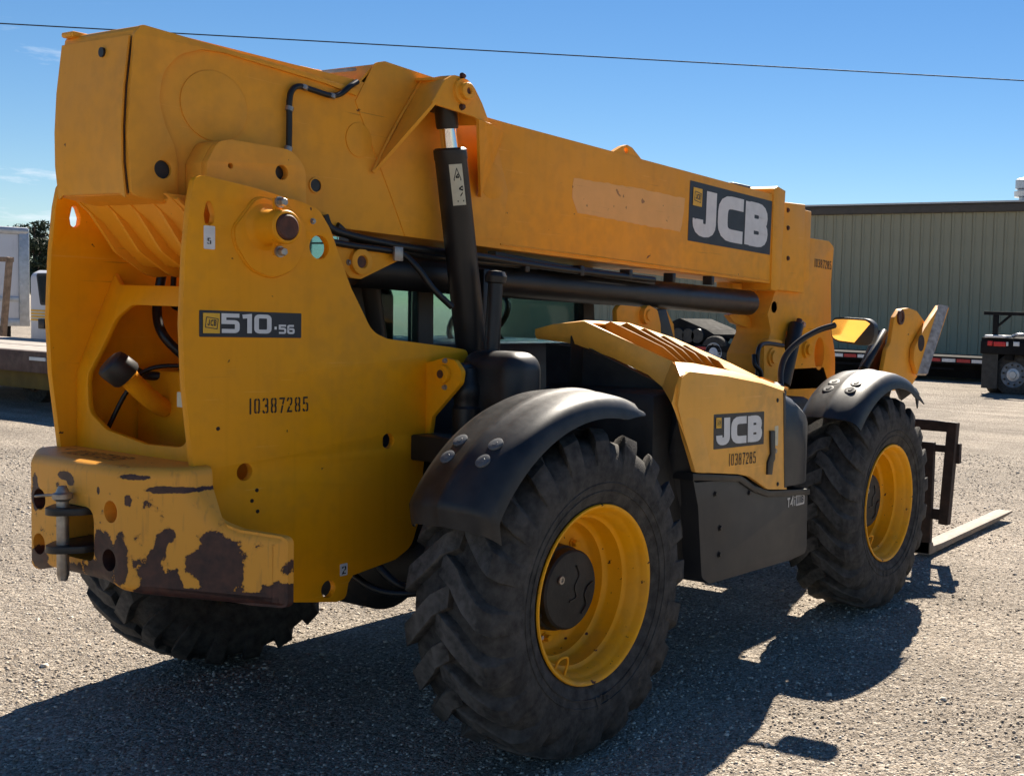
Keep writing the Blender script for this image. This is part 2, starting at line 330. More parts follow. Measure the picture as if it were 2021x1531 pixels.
def box_bm(bm, x0, x1, y0, y1, z0, z1, bev=0, seg=2):
    mm = Matrix.Translation(((x0+x1)/2, (y0+y1)/2, (z0+z1)/2)) @ Matrix.Diagonal((abs(x1-x0), abs(y1-y0), abs(z1-z0), 1))
    r = bmesh.ops.create_cube(bm, size=1, matrix=mm)
    if bev:
        es = list({e for v in r['verts'] for e in v.link_edges})
        bmesh.ops.bevel(bm, geom=es, offset=bev, segments=seg, affect='EDGES', clamp_overlap=True, profile=.5)
    return r
def box(name, x0, x1, y0, y1, z0, z1, m, parent=None, bev=.006, smooth=35):
    bm = bmesh.new(); box_bm(bm, x0, x1, y0, y1, z0, z1, bev); return finish(bm, name, m, parent, smooth)
def obox_bm(bm, a, b, w, h, up=(0, 0, 1), bev=0):
    """bar from a to b, width w across, height h along up"""
    a, b = Vector(a), Vector(b); d = (b-a); l = d.length; d /= l; s = d.cross(Vector(up)).normalized(); u = s.cross(d)
    mm = Matrix((d*l, s*w, u*h)).transposed().to_4x4(); mm.translation = (a+b)/2
    r = bmesh.ops.create_cube(bm, size=1, matrix=mm)
    if bev:
        es = list({e for v in r['verts'] for e in v.link_edges})
        bmesh.ops.bevel(bm, geom=es, offset=bev, segments=2, affect='EDGES', clamp_overlap=True)
def bar(name, a, b, w, h, m, parent=None, up=(0, 0, 1), bev=.003):
    bm = bmesh.new(); obox_bm(bm, a, b, w, h, up, bev); return finish(bm, name, m, parent)
def lathe_bm(bm, prof, org, axis, n=48, closed=False):
    """prof = [(t along axis, radius)]"""
    axis = Vector(axis).normalized(); org = Vector(org)
    u = axis.orthogonal().normalized(); v = axis.cross(u)
    rings = []
    for t, r in prof:
        if r < 1e-6: rings.append([bm.verts.new(org+axis*t)]); continue
        rings.append([bm.verts.new(org+axis*t+(u*math.cos(2*PI*i/n)+v*math.sin(2*PI*i/n))*r) for i in range(n)])
    pairs = list(zip(rings, rings[1:]))+([(rings[-1], rings[0])] if closed else [])
    for A, B in pairs:
        if len(A) == 1 and len(B) == 1: continue
        for i in range(n):
            j = (i+1) % n
            if len(A) == 1: bm.faces.new((A[0], B[i], B[j]))
            elif len(B) == 1: bm.faces.new((A[i], A[j], B[0]))
            else: bm.faces.new((A[i], A[j], B[j], B[i]))
    return bm
def lathe(name, prof, org, axis, m, parent=None, n=48, smooth=35, closed=False):
    return finish(lathe_bm(bmesh.new(), prof, org, axis, n, closed), name, m, parent, smooth)
def cyl(name, a, b, r, m, parent=None, n=32, bev=.004, smooth=35):
    a, b = Vector(a), Vector(b); l = (b-a).length; bev = min(bev, r*.4, l*.4)
    return lathe(name, [(0, 0), (0, r-bev), (bev*.3, r-bev*.3), (bev, r), (l-bev, r), (l-bev*.3, r-bev*.3), (l, r-bev), (l, 0)], a, b-a, m, parent, n, smooth)
def spline(pts, n=8):
    P = [Vector(p) for p in pts]; P = [P[0]*2-P[1]]+P+[P[-1]*2-P[-2]]; o = []
    for i in range(1, len(P)-2):
        for j in range(n):
            t = j/n; a, b, c, d = P[i-1:i+3]
            o.append(.5*((2*b)+(c-a)*t+(2*a-5*b+4*c-d)*t*t+(3*b-a-3*c+d)*t**3))
    o.append(P[-2]); return o
def tube_bm(bm, pts, r, n=12, smoothpath=True, k=8):
    P = spline(pts, k) if smoothpath and len(pts) > 2 else [Vector(p) for p in pts]
    prev = None; rings = []
    for i, p in enumerate(P):
        d = (P[min(i+1, len(P)-1)]-P[max(i-1, 0)]).normalized()
        u = (prev-d*prev.dot(d)) if prev else d.orthogonal()
        u.normalize(); prev = u; v = d.cross(u)
        rings.append([bm.verts.new(p+(u*math.cos(2*PI*q/n)+v*math.sin(2*PI*q/n))*r) for q in range(n)])
    for A, B in zip(rings, rings[1:]):
        for q in range(n): bm.faces.new((A[q], A[(q+1) % n], B[(q+1) % n], B[q]))
    bm.faces.new(rings[0][::-1]); bm.faces.new(rings[-1])
    return bm
def tube(name, pts, r, m, parent=None, n=12, smoothpath=True, k=8):
    return finish(tube_bm(bmesh.new(), pts, r, n, smoothpath, k), name, m, parent, 60)
def bolt(name, p, axis, r, h, m, parent):
    """hexagon head with a washer"""
    bm = bmesh.new(); lathe_bm(bm, [(0, 0), (0, r*1.35), (h*.25, r*1.35), (h*.25, 0)], p, axis, 16)
    lathe_bm(bm, [(h*.25, 0), (h*.25, r), (h*.9, r), (h, r*.85), (h, 0)], p, axis, 6)
    return finish(bm, name, m, parent, 30)
def surf(name, rows, m, parent, thick=.006, smooth=40):
    """grid of 3D points -> sheet with thickness"""
    bm = bmesh.new(); V = [[bm.verts.new(p) for p in r] for r in rows]
    for i in range(len(V)-1):
        for j in range(len(V[0])-1): bm.faces.new((V[i][j], V[i][j+1], V[i+1][j+1], V[i+1][j]))
    bmesh.ops.recalc_face_normals(bm, faces=bm.faces[:])
    if thick: bmesh.ops.solidify(bm, geom=bm.faces[:], thickness=thick)
    return finish(bm, name, m, parent, smooth)

# ------------------------------------------------------------------ lettering
GLYPH = {  # strokes in a box 1 high; (width, [polyline,...]); corner radii as third value
 'J': (.62, [[(.49, 1), (.49, .13, .18), (.13, .13, .17), (.13, .36)]]),
 'C': (.74, [[(.74, .87), (.13, .87, .26), (.13, .13, .26), (.74, .13)]]),
 'B': (.74, [[(.13, .13), (.58, .13, .18), (.58, .5, .18), (.13, .5)], [(.13, .5), (.56, .5, .18), (.56, .87, .18), (.13, .87)], [(.13, 0), (.13, 1)]]),
 '5': (.80, [[(.78, .90), (.11, .90), (.11, .56), (.69, .56, .14), (.69, .10, .14), (.02, .10)]]),
 '1': (.44, [[(.02, .86), (.33, .90), (.33, 0)]]),
 '0': (.80, [[(.40, .10), (.11, .10, .15), (.11, .90, .15), (.69, .90, .15), (.69, .10, .15), (.40, .10)]]),
 '-': (.36, [[(.04, .30), (.32, .30)]]),
 '6': (.80, [[(.72, .90), (.11, .90, .15), (.11, .10, .15), (.69, .10, .13), (.69, .53, .13), (.11, .53)]]),
 'T': (.62, [[(0, .91), (.62, .91)], [(.31, .9), (.31, 0)]]),
 '4': (.66, [[(.50, 0), (.50, 1), (.08, .30), (.66, .30)]]),
 'i': (.26, [[(.13, 0), (.13, .66)], [(.13, .82), (.13, 1)]]),
 'I': (.26, [[(.13, 0), (.13, 1)]]),
 'G': (.74, [[(.70, .87), (.13, .87, .2), (.13, .10, .2), (.64, .10), (.64, .48), (.42, .48)]]),
 'A': (.70, [[(.04, 0), (.35, 1), (.66, 0)], [(.16, .30), (.54, .30)]]),
}
STEN = {  # stencil figures: bridges left open
 '1': (.20, [[(.10, 0), (.10, 1)]]),
 '0': (.50, [[(.21, .07), (.09, .12, .05), (.09, .88, .05), (.21, .93)], [(.29, .93), (.41, .88, .05), (.41, .12, .05), (.29, .07)]]),
 '3': (.48, [[(.06, .80), (.10, .93, .04), (.21, .93)], [(.28, .93), (.39, .90, .05), (.39, .54, .06), (.20, .51)], [(.20, .49), (.41, .46, .06), (.41, .10, .06), (.28, .07)], [(.21, .07), (.09, .08, .04), (.06, .22)]]),
 '8': (.50, [[(.21, .93), (.09, .90, .05), (.09, .56, .06), (.21, .52)], [(.29, .93), (.41, .90, .05), (.41, .56, .06), (.29, .52)], [(.21, .48), (.09, .44, .06), (.09, .10, .06), (.21, .07)], [(.29, .48), (.41, .44, .06), (.41, .10, .06), (.29, .07)]]),
 '7': (.46, [[(.04, .93), (.42, .93), (.30, .55)], [(.29, .49), (.18, 0)]]),
 '2': (.48, [[(.07, .74), (.09, .90, .05), (.20, .93)], [(.27, .93), (.40, .90, .05), (.40, .62, .05), (.27, .46)], [(.23, .40), (.08, .08), (.44, .08)]]),
 '5': (.48, [[(.42, .93), (.11, .93), (.10, .56), (.22, .57)], [(.28, .57), (.41, .52, .06), (.41, .10, .06), (.28, .07)], [(.21, .07), (.08, .09, .04), (.06, .22)]]),
}
def round_open(pl, n=4):
    if len(pl) < 3: return [p[:2] for p in pl]
    o = [pl[0][:2]]
    for i in range(1, len(pl)-1):
        r = pl[i][2] if len(pl[i]) > 2 else 0
        if not r: o.append(pl[i][:2]); continue
        p = Vector(pl[i][:2]); a = Vector(pl[i-1][:2])-p; b = Vector(pl[i+1][:2])-p
        d = min(r, a.length*(.95 if i == 1 else .49), b.length*(.95 if i == len(pl)-2 else .49)); s = p+a.normalized()*d; e = p+b.normalized()*d
        for j in range(n+1): t = j/n; o.append(tuple((1-t)**2*s+2*t*(1-t)*p+t*t*e))
    o.append(pl[-1][:2]); return o
def lettering(name, text, org, xd, up, width, height, m, parent, weight=.2, font=None, gap=.16, lift=.0015):
    """flat printed lettering standing lift metres off a face; org = lower left corner"""
    font = font or GLYPH
    tot = sum(font[c][0] for c in text)+gap*(len(text)-1)
    xd, up, org = Vector(xd).normalized(), Vector(up).normalized(), Vector(org); nrm = xd.cross(up).normalized()
    sx = width/tot; bm = bmesh.new(); cx = 0; lay = 0
    for c in text:
        wd, strokes = font[c]
        for pl in strokes:
            P = [Vector(q) for q in round_open(pl)]; L_, R_ = [], []
            for i, p in enumerate(P):
                d0 = (p-P[i-1]).normalized() if i else (P[1]-p).normalized()
                d1 = (P[i+1]-p).normalized() if i < len(P)-1 else d0
                t = (d0+d1).normalized() if (d0+d1).length > 1e-6 else d0
                nn = Vector((-t.y, t.x)); k = weight/2/max(.35, nn.dot(Vector((-d0.y, d0.x))))
                L_.append(p+nn*k); R_.append(p-nn*k)
            lay += 1
            def to3(q): return org+xd*((cx+q.x)*sx)+up*(q.y*height)+nrm*(lift+.00025*(lay % 3))
            A = [bm.verts.new(to3(q)) for q in L_]; B = [bm.verts.new(to3(q)) for q in R_]
            for i in range(len(A)-1): bm.faces.new((A[i], B[i], B[i+1], A[i+1]))
        cx += wd+gap
    return finish(bm, name, m, parent, 0)
def quad(name, org, xd, up, w_, h_, m, parent, lift=.001, rad=.004):
    """sticker: thin rounded sheet"""
    xd, up, org = Vector(xd).normalized(), Vector(up).normalized(), Vector(org); nrm = xd.cross(up).normalized()
    pts = rnd([(0, 0, rad), (w_, 0, rad), (w_, h_, rad), (0, h_, rad)], 3)
    bm = bmesh.new(); A = [bm.verts.new(org+xd*u+up*v+nrm*lift) for u, v in pts]; B = [bm.verts.new(org+xd*u+up*v) for u, v in pts]
    bm.faces.new(A)
    for i in range(len(A)): bm.faces.new((A[i], B[i], B[(i+1) % len(A)], A[(i+1) % len(A)]))
    return finish(bm, name, m, parent, 0)
def flatpoly(name, pts3, m, parent):
    bm = bmesh.new(); bm.faces.new([bm.verts.new(p) for p in pts3]); return finish(bm, name, m, parent, 0)
def jcb_badge(org, xd, up, s, parent, lift=.002):
    """small square badge: slanted outlined box with the three letters"""
    xd, up, org = Vector(xd).normalized(), Vector(up).normalized(), Vector(org); n = xd.cross(up).normalized()
    quad('badge', org+n*lift, xd, up, s*.92, s, 'decaly', parent, .001, .001)
    def q(u, v, l): return org+xd*u*s+up*v*s+n*l
    for (a, c) in (((.12, .30), (.18, .80)), ((.18, .80), (.82, .72)), ((.82, .72), (.76, .22)), ((.76, .22), (.12, .30))):
        p0, p1 = Vector(a), Vector(c); d = (p1-p0).normalized(); k = Vector((-d.y, d.x))*.02
        flatpoly('badge_outline', [q(*(p0+k), lift+.0018), q(*(p1+k), lift+.0018), q(*(p1-k), lift+.0018), q(*(p0-k), lift+.0018)], 'decalblk', parent)
    lettering('badge_letters', 'JCB', org+xd*.22*s+up*.36*s+n*lift, xd, up+xd*.08-Vector((0, 0, 0)), .50*s,   .32*s, 'decalblk', parent, .2, lift=.0018)

# ================================================================== setting
GZ = .035
def ground():
    def ax(lo, hi):
        a = [-600, -250, -120, -60, -35, -20]+[-12+i*.5 for i in range(0, 85)]+[36, 45, 60, 100, 180, 320, 700]
        return sorted(a)
    xs = ax(0, 0); ys = ax(0, 0); bm = bmesh.new(); rng = random.Random(3)
    V = [[bm.verts.new((x, y, GZ+(0 if abs(x) > 25 or abs(y) > 25 else -.012*abs(math.sin(x*1.3+y*.7)*math.cos(y*1.1-x*.4))))) for y in ys] for x in xs]
    for i in range(len(xs)-1):
        for j in range(len(ys)-1): bm.faces.new((V[i][j], V[i+1][j], V[i+1][j+1], V[i][j+1]))
    o = finish(bm, 'ground', 'gravel', None, 60); o['kind'] = 'structure'
ground()
def gravel():
    """loose stones scattered where the yard is near enough to tell them apart"""
    rs = np.random.RandomState(5)
    n = 130000
    cx, cy = -3.38, -3.7955
    d = 2.2+12.5*rs.rand(n)**1.25; a = .5236+np.radians(-21+74*rs.rand(n))
    px_, py_ = cx+d*np.cos(a), cy+d*np.sin(a)
    s = .0026+.0062*rs.rand(n)**2.3+(rs.rand(n) < .006)*.012*rs.rand(n); s *= (.75+d*.075)
    pat = np.sin(px_*1.9+1.3*np.sin(py_*1.1))*np.sin(py_*2.3+.8*np.sin(px_*1.7))+.5*np.sin(px_*5.1+py_*3.7); s *= np.where(rs.rand(n) < .66+.28*pat, 1.0, .45)
    phi = np.arange(6)
    base = np.array([[1, 0, 0], [-.5, .87, 0], [-.5, -.87, 0], [.5, .6, .75], [-.8, .1, .7], [.35, -.65, .8]], float)
    base = base-base.mean(0)
    F = np.array([[3, 4, 5], [0, 3, 5], [1, 4, 3], [2, 5, 4], [0, 1, 3], [1, 2, 4], [2, 0, 5]])
    rot = rs.rand(n)*2*np.pi; c, sn = np.cos(rot), np.sin(rot)
    jit = 1+.5*(rs.rand(n, 6, 3)-.5)
    v = base[None]*jit*s[:, None, None]; v[:, :, 0] *= (.8+.7*rs.rand(n))[:, None]; v[:, :, 2] *= (.5+.6*rs.rand(n))[:, None]
    x = v[:, :, 0]*c[:, None]-v[:, :, 1]*sn[:, None]; y = v[:, :, 0]*sn[:, None]+v[:, :, 1]*c[:, None]
    z = v[:, :, 2]
    gz = GZ-.012*np.abs(np.sin(px_*1.3+py_*.7)*np.cos(py_*1.1-px_*.4))
    P = np.stack([x+px_[:, None], y+py_[:, None], z+(gz+s*.25)[:, None]], 2).reshape(-1, 3)
    T = (F[None]+6*np.arange(n)[:, None, None]).reshape(-1, 3)
    me = bpy.data.meshes.new('gravel'); me.vertices.add(len(P)); me.vertices.foreach_set('co', P.astype(np.float32).ravel())
    me.loops.add(T.size); me.loops.foreach_set('vertex_index', T.astype(np.int32).ravel())
    me.polygons.add(len(T)); me.polygons.foreach_set('loop_start', np.arange(0, T.size, 3, dtype=np.int32))
    try: me.polygons.foreach_set('loop_total', np.full(len(T), 3, np.int32))
    except Exception: pass
    me.update(); me.validate()
    o = link(me, 'gravel', 'stone', None, 0); o['kind'] = 'stuff'; o['label'] = 'loose pale gravel stones strewn over the yard'; o['category'] = 'gravel'
gravel()

# ================================================================== the telehandler
TH = thing('telehandler', 'large yellow telehandler with black fenders and a chipped counterweight, seen from behind', 'telehandler')
PLY = .39; PT = .026
# ---- chassis side plates
plo = [(-1.07,1.139),(-1.102,1.418),(-1.11,1.612),(-1.1,1.836),(-1.084,1.997),(-1.069,2.075,0.03),(-1.041,2.088,0.03),(-0.867,2.07),(-0.662,2.04,0.06),(-0.589,2.02,0.08),(-0.541,1.956,0.1),(-0.497,1.86),(-0.446,1.75),(-0.401,1.679,0.1),(-0.345,1.589,0.12),(-0.271,1.563,0.1),(0.057,1.529),(0.161,1.515,0.03),(0.145,1.424),(-0.024,1.252),(-0.044,1.176),(-0.075,1.098),(-0.089,0.978),(-0.103,0.838),(-0.139,0.746,0.08),(-0.221,0.708),(-0.425,0.683),(-0.446,0.658),(-0.457,0.603,0.05),(-0.5,0.597),(-0.682,0.633),(-0.909,0.728),(-1.04,0.92)]
plo = [(-1.07, 1.0)]+plo
def th_hole(c, r): return circ(c[0], c[1], r)
tear = [(c[0], c[1]) for c in [(-1.028,2.005),(-1.017,2.01),(-1.007,1.999),(-0.997,1.966),(-1.001,1.94),(-1.017,1.929),(-1.033,1.937),(-1.037,1.963)]]
hl = [th_hole([(-0.885,1.118)][0], .030), th_hole([(-0.263,1.173)][0], .030), th_hole([(-0.537,0.653)][0], .032), th_hole([(-0.588,1.888)][0], .042), rnd([(u, v, .01) for u, v in tear], 3)]
plate('side_plate', plo, -PLY, -PLY+PT, 'yellow', TH, hl)
plate('side_plate', plo, PLY-PT, PLY, 'yellow', TH, hl)
# pivot boss on each plate, pivot pin, retaining bolts
piv = [(-0.815,1.94)][0]
boss = [(-0.822,2.036,0.04),(-0.736,2.022,0.05),(-0.657,1.968,0.1),(-0.653,1.898,0.1),(-0.694,1.808,0.1),(-0.785,1.771,0.1),(-0.874,1.799,0.1),(-0.929,1.879,0.1),(-0.933,1.929,0.05),(-0.855,2.027,0.03)]
for s in (-1, 1):
    y0 = s*PLY
    plate('pivot_boss', boss, min(y0, y0+s*.012), max(y0, y0+s*.012), 'yellow', TH, bevel=.006)
    p = lathe('pivot_tube', [(0, .080), (.012, .066), (.022, .059), (.105, .056), (.11, .052), (.11, .045), (.10, .044), (.10, 0)], (piv[0], y0+s*.011, piv[1]), (0, s, 0), 'yellow', TH)
    lathe('pivot_pin', [(.02, 0), (.02, .043), (.112, .043), (.117, .037), (.117, 0)], (piv[0], y0+s*.011, piv[1]), (0, s, 0), 'rustpin', TH)
    for dz in (.082, -.082): bolt('pin_bolt', (piv[0]-.005, y0+s*.085, piv[1]+dz), (0, s, 0), .014, .03, 'steel', TH)
    bar('pin_keeper', (piv[0]-.005, y0+s*.075, piv[1]+.095), (piv[0]-.005, y0+s*.075, piv[1]-.095), .026, .02, 'yellow', TH, up=(0, 1, 0))
for q in [(-0.681,1.977),(-0.617,1.977)]: bolt('plate_bolt', (q[0], -PLY, q[1]), (0, -1, 0), .008, .01, 'steel', TH)
for q in [(-0.985,1.271),(-0.838,1.051),(-0.857,1.017),(-0.835,0.978)]: bolt('plate_bolt', (q[0], -PLY, q[1]), (0, -1, 0), .005, .005, 'rust', TH)
# pivot pin across
cyl('pivot_shaft', (piv[0], -.36, piv[1]), (piv[0], .36, piv[1]), .05, 'steel', TH)

# ---- counterweight
CW = -1.235
def swp(y): return max(0, abs(y)-.25)*.596
cwo = [(-.43, 1.155, .05), (-.435, 1.09, .05), (-.51, .99, .09), (-.57, .965, .03), (-.70, .945, .03), (-.70, .715, .02), (-.30, .745, .05), (-.16, .775, .05), (.16, .775, .05), (.30, .745, .05), (.70, .715, .02), (.70, .945, .03), (.57, .965, .03), (.51, .99, .09), (.435, 1.09, .05), (.43, 1.155, .05)]
cwh = [rnd([(-.115, .835, .03), (.10, .835, .03), (.10, 1.01, .05), (-.115, 1.01, .05)])]
for (y, z) in [(0.2,1.006),(0.205,0.854),(-0.206,1.009),(-0.197,0.852)]: cwh.append(circ(y, z, .036, 20))
CHIPS = [(-.515, .868, .10, .105, .46), (-.53, .80, .07, .09, .34), (-.17, .895, .075, .06, .34), (-.155, .81, .11, .08, .36), (-.25, .865, .03, .11, .36), (-.365, .905, .022, .05, .30), (-.385, .945, .022, .035, .28), (-.345, .855, .02, .06, .30),
         (-.345, .80, .05, .06, .30), (-.40, .79, .03, .06, .26), (-.68, .755, .06, .06, .34), (-.60, .735, .10, .035, .36), (-.47, .745, .10, .035, .36), (-.37, .752, .10, .03, .34), (-.70, .84, .02, .04, .26),
         (-.385, 1.087, .075, .016, .42), (-.29, 1.125, .06, .013, .36), (.045, 1.10, .05, .016, .38), (.015, 1.085, .025, .02, .3), (.225, 1.03, .03, .07, .34), (.20, .80, .06, .07, .36), (.08, .97, .025, .06, .30), (.03, .965, .03, .06, .30), (-.14, 1.07, .012, .018, .34), (-.275, 1.05, .014, .03, .32), (-.20, 1.07, .012, .015, .3), (0, .79, .12, .04, .32)]
M['worn'] = worn_mat()
def counterweight():
    bm = bmesh.new(); loop = [Vector(p) for p in rnd(cwo, 6)]; n = len(loop)
    area = sum(loop[i].x*loop[(i+1) % n].y-loop[(i+1) % n].x*loop[i].y for i in range(n)); sg = 1 if area > 0 else -1
    nrm = []
    for i in range(n):
        t = (loop[(i+1) % n]-loop[i-1]).normalized(); nrm.append(Vector((-t.y, t.x))*sg)
    rr = .034; rings = []
    for k in range(6):
        a = k/5*PI/2; ins = rr*(1-math.sin(a)); x = rr*(1-math.cos(a))
        rings.append([bm.verts.new((x, (loop[i]+nrm[i]*ins).x, (loop[i]+nrm[i]*ins).y)) for i in range(n)])
    rings.append([bm.verts.new((.24, p.x, p.y)) for p in loop])
    for A, B in zip(rings, rings[1:]):
        for i in range(n): bm.faces.new((A[i], A[(i+1) % n], B[(i+1) % n], B[i]))
    bm.faces.new(rings[-1])
    flat = [Vector((v.co.y, v.co.z)) for v in rings[0]]; allv = list(rings[0]); loops = [flat]
    for h in cwh:
        hf = [bm.verts.new((0, u, v)) for u, v in h]; hb_ = [bm.verts.new((.06 if len(h) == 20 else .24, u, v)) for u, v in h]
        for i in range(len(h)): bm.faces.new((hf[i], hf[(i+1) % len(h)], hb_[(i+1) % len(h)], hb_[i]))
        if len(h) == 20: bm.faces.new(hb_)
        allv += hf; loops.append([Vector(q) for q in h])
    for a, b, c in tessellate_polygon([[Vector((p.x, p.y, 0)) for p in l] for l in loops]):
        try: bm.faces.new((allv[a], allv[b], allv[c]))
        except ValueError: pass
    for y in (-.6, -.5, -.4, -.32, -.25, .25, .32, .4, .5, .6):
        bmesh.ops.bisect_plane(bm, geom=bm.verts[:]+bm.edges[:]+bm.faces[:], plane_co=(0, y, 0), plane_no=(0, 1, 0))
    for z in (.85, 1.0, 1.07): bmesh.ops.bisect_plane(bm, geom=bm.verts[:]+bm.edges[:]+bm.faces[:], plane_co=(0, 0, z), plane_no=(0, 0, 1))
    for v in bm.verts:
        y = v.co.y; t = max(0, abs(y)-.25)/.45
        v.co.x = CW+swp(y)+(v.co.x if v.co.x < .05 else v.co.x*(1-.95*min(1, t*1.6)))
    return finish(bm, 'counterweight', 'worn', TH, 40)
cw = counterweight()
box('hitch_pocket', CW+.20, CW+.235, -.16, .14, .80, 1.04, 'worn', cw, .004)
for z in (.985, .862):
    plate('hitch_plate', [(.06, 0), (.055, -.09, .05), (-.045, -.085, .05), (-.075, -.02, .05), (-.05, .05, .05), (.055, .06)] if 0 else [(CW+.2, -.10), (CW-.02, -.085, .05), (CW-.085, -.03, .05), (CW-.085, .02, .05), (CW-.02, .075, .05), (CW+.2, .09)], z, z+.022, 'black', cw, axis='Z', bevel=.005)
lathe('hitch_pin', [(0, 0), (0, .013), (.02, .018), (.26, .018), (.27, .03), (.285, .03), (.29, .02), (.31, .012), (.31, 0)], (CW-.035, 0, .765), (0, 0, 1), 'steel', cw, 20)
tube('pin_clip', [(CW-.035, 0, 1.04), (CW-.06, .03, 1.045), (CW-.08, .07, 1.04), (CW-.06, .09, 1.035), (CW-.03, .05, 1.04)], .004, 'steel', cw, 8)
lettering('stencil_number', '10387285', (-1.165, .20, 1.156), (0, -1, 0), (1, 0, 0), .30, .085, 'stencil', cw, .11, STEN, .14, .0015)

# ---- rear cross plate with its big opening
def crossx(z): return -1.02+max(0, z-1.42)*.40
cpo = [(-.363, 1.13), (.363, 1.13), (.363, 1.775), (.30, 1.735, .03), (-.363, 1.735)]
cph = [rnd([(0.291,1.382,0.05),(0.283,1.283,0.06),(0.176,1.227,0.06)]+[(-.05, 1.195, .1), (-.26, 1.20, .08), (-.31, 1.28, .06), (-.31, 1.58, .06), (-.25, 1.665, .06)]+[(0.186,1.664,0.05)]+[(0.25,1.615,0.06)]+[(0.266,1.499)], 6)]
def crossplate():
    bm = plate_bm(cpo, 0, .02, cph, 'X', bevel=.005)
    for z in (1.3, 1.42, 1.5, 1.6, 1.7): bmesh.ops.bisect_plane(bm, geom=bm.verts[:]+bm.edges[:]+bm.faces[:], plane_co=(0, 0, z), plane_no=(0, 0, 1))
    for v in bm.verts: v.co.x += crossx(v.co.z)
    return finish(bm, 'cross_plate', 'yellow', TH, 30)
crossplate()
# tank and walls behind the opening
box('hydraulic_tank', -.80, -.25, -.36, .36, .75, 1.43, 'yellow', TH, .02)
box('inner_wall', -.52, -.49, -.36, .36, 1.43, 1.80, 'yellow', TH, .003)
tube('filler_neck', [(-0.8,0.178,1.289), (-0.86,0.163,1.323), (-0.93,0.157,1.386), (-0.955,0.156,1.414)], .034, 'yellow', TH, 20)
a_ = Vector((-0.95,0.155,1.409)); b_ = Vector((-1,0.172,1.454))
lathe('filler_cap', [(-.03, 0), (-.03, .05), (-.02, .056), (.03, .056), (.045, .052), (.052, .04), (.056, 0)], (a_+b_)/2, (b_-a_), 'plastic', TH, 24)
for pts, r in (([(-0.72,0.366,1.849), (-0.74,0.462,1.742), (-0.76,0.518,1.625), (-0.78,0.505,1.529), (-0.8,0.398,1.434), (-0.8,0.257,1.404), (-0.74,0.136,1.422)], .017),
               ([(-0.72,0.288,1.844), (-0.74,0.3,1.745), (-0.76,0.288,1.631), (-0.76,0.242,1.548), (-0.7,0.189,1.461)], .017),
               ([(-0.74,0.397,1.835), (-0.72,0.504,1.723), (-0.7,0.56,1.625), (-0.68,0.511,1.469), (-0.6,0.376,1.435)], .014),
               ([(-0.66,0.333,1.834), (-0.66,0.342,1.747), (-0.66,0.348,1.67), (-0.62,0.346,1.647)], .010)):
    tube('hydraulic_hose', pts, r, 'hose', TH, 12)
for i, (y_, z_) in enumerate(((.10, 1.46), (-.06, 1.45), (-.20, 1.47))):
    tube('hydraulic_hose', [(-.60, y_, z_-.03), (-.66, y_+.01, z_+.07), (-.62, y_-.02, z_+.22), (-.56, y_, z_+.34)], .012, 'hose', TH, 10)
    lathe('hose_fitting', [(0, 0), (0, .018), (.02, .018), (.02, .014), (.05, .014), (.05, 0)], (-.60, y_, z_-.035), (0, 0, 1), 'steel', TH, 8)
tube('wiring_loom', [(-.95, .30, 1.20), (-.90, .24, 1.36), (-.84, .18, 1.44), (-.66, .05, 1.46), (-.58, -.1, 1.60), (-.55, -.2, 1.78)], .008, 'hose', TH, 8)
quad('small_label', (-1.021,-0.228,1.334), (0, -1, 0), (0, 0, 1), .05, .05, 'cream', TH)

# ---- boom: fixed outer section
BW = .195
bo = [(-1.143,2.541,0.02),(-1.164,2.36),(-1.171,2.232),(-1.17,2.12),(-1.16,2.019)]+[(-1.0, 1.995, .02), (3.05, 1.895), (3.05, 2.452)]+[(0.58,2.516)]+[(-.30, 2.548)]+[(-0.479,2.549),(-1.128,2.557,0.02)]
boom = plate('boom', bo, -BW, BW, 'boomy', TH, bevel=.010, seg=3)
# rear doubler with the rounded cut-out, plug discs and holes
du = [(-1.15,2.527,0.02),(-1.167,2.312),(-1.173,2.2),(-1.162,2.016,0.03),(-1.013,2.001,0.04),(-1.006,2.042),(-1.006,2.141),(-1.02,2.197),(-1.048,2.25,0.1),(-1.072,2.328,0.14),(-1.055,2.428,0.12),(-0.998,2.492,0.1),(-0.916,2.525,0.1),(-0.831,2.53),(-0.411,2.505),(-0.269,2.485),(-0.257,2.51),(-0.399,2.518),(-0.479,2.529),(-1.128,2.559,0.02)]
plate('boom_doubler', du, -BW-.013, -BW+.002, 'boomy', boom, [circ(*[(-1.057,2.11)][0], .030)], bevel=.004)
plate('hole_liner', circ(*[(-1.057,2.11)][0], .032), -BW-.0012, -BW+.001, 'black', boom, bevel=0)
for c, r, ru in (([(-0.865,2.346)][0], .118, .125), ([(-0.249,2.321)][0], .065, .062), ([(0.49,2.248)][0], .078, .078)):
    plate('welded_disc', circ(c[0], c[1], r, 40, ru), -BW-.005, -BW+.002, 'boomy', boom, bevel=.003)
for c, r in (([(-0.449,2.126)][0], .024),):
    plate('bore_hole', circ(c[0], c[1], r), -BW-.0015, -BW+.002, 'black', boom, bevel=0)
    lathe('bore_rim', [(0, r*1.25), (.006, r*1.2), (.006, r), (0, r)], (c[0], -BW, c[1]), (0, -1, 0), 'boomy', boom, 28)
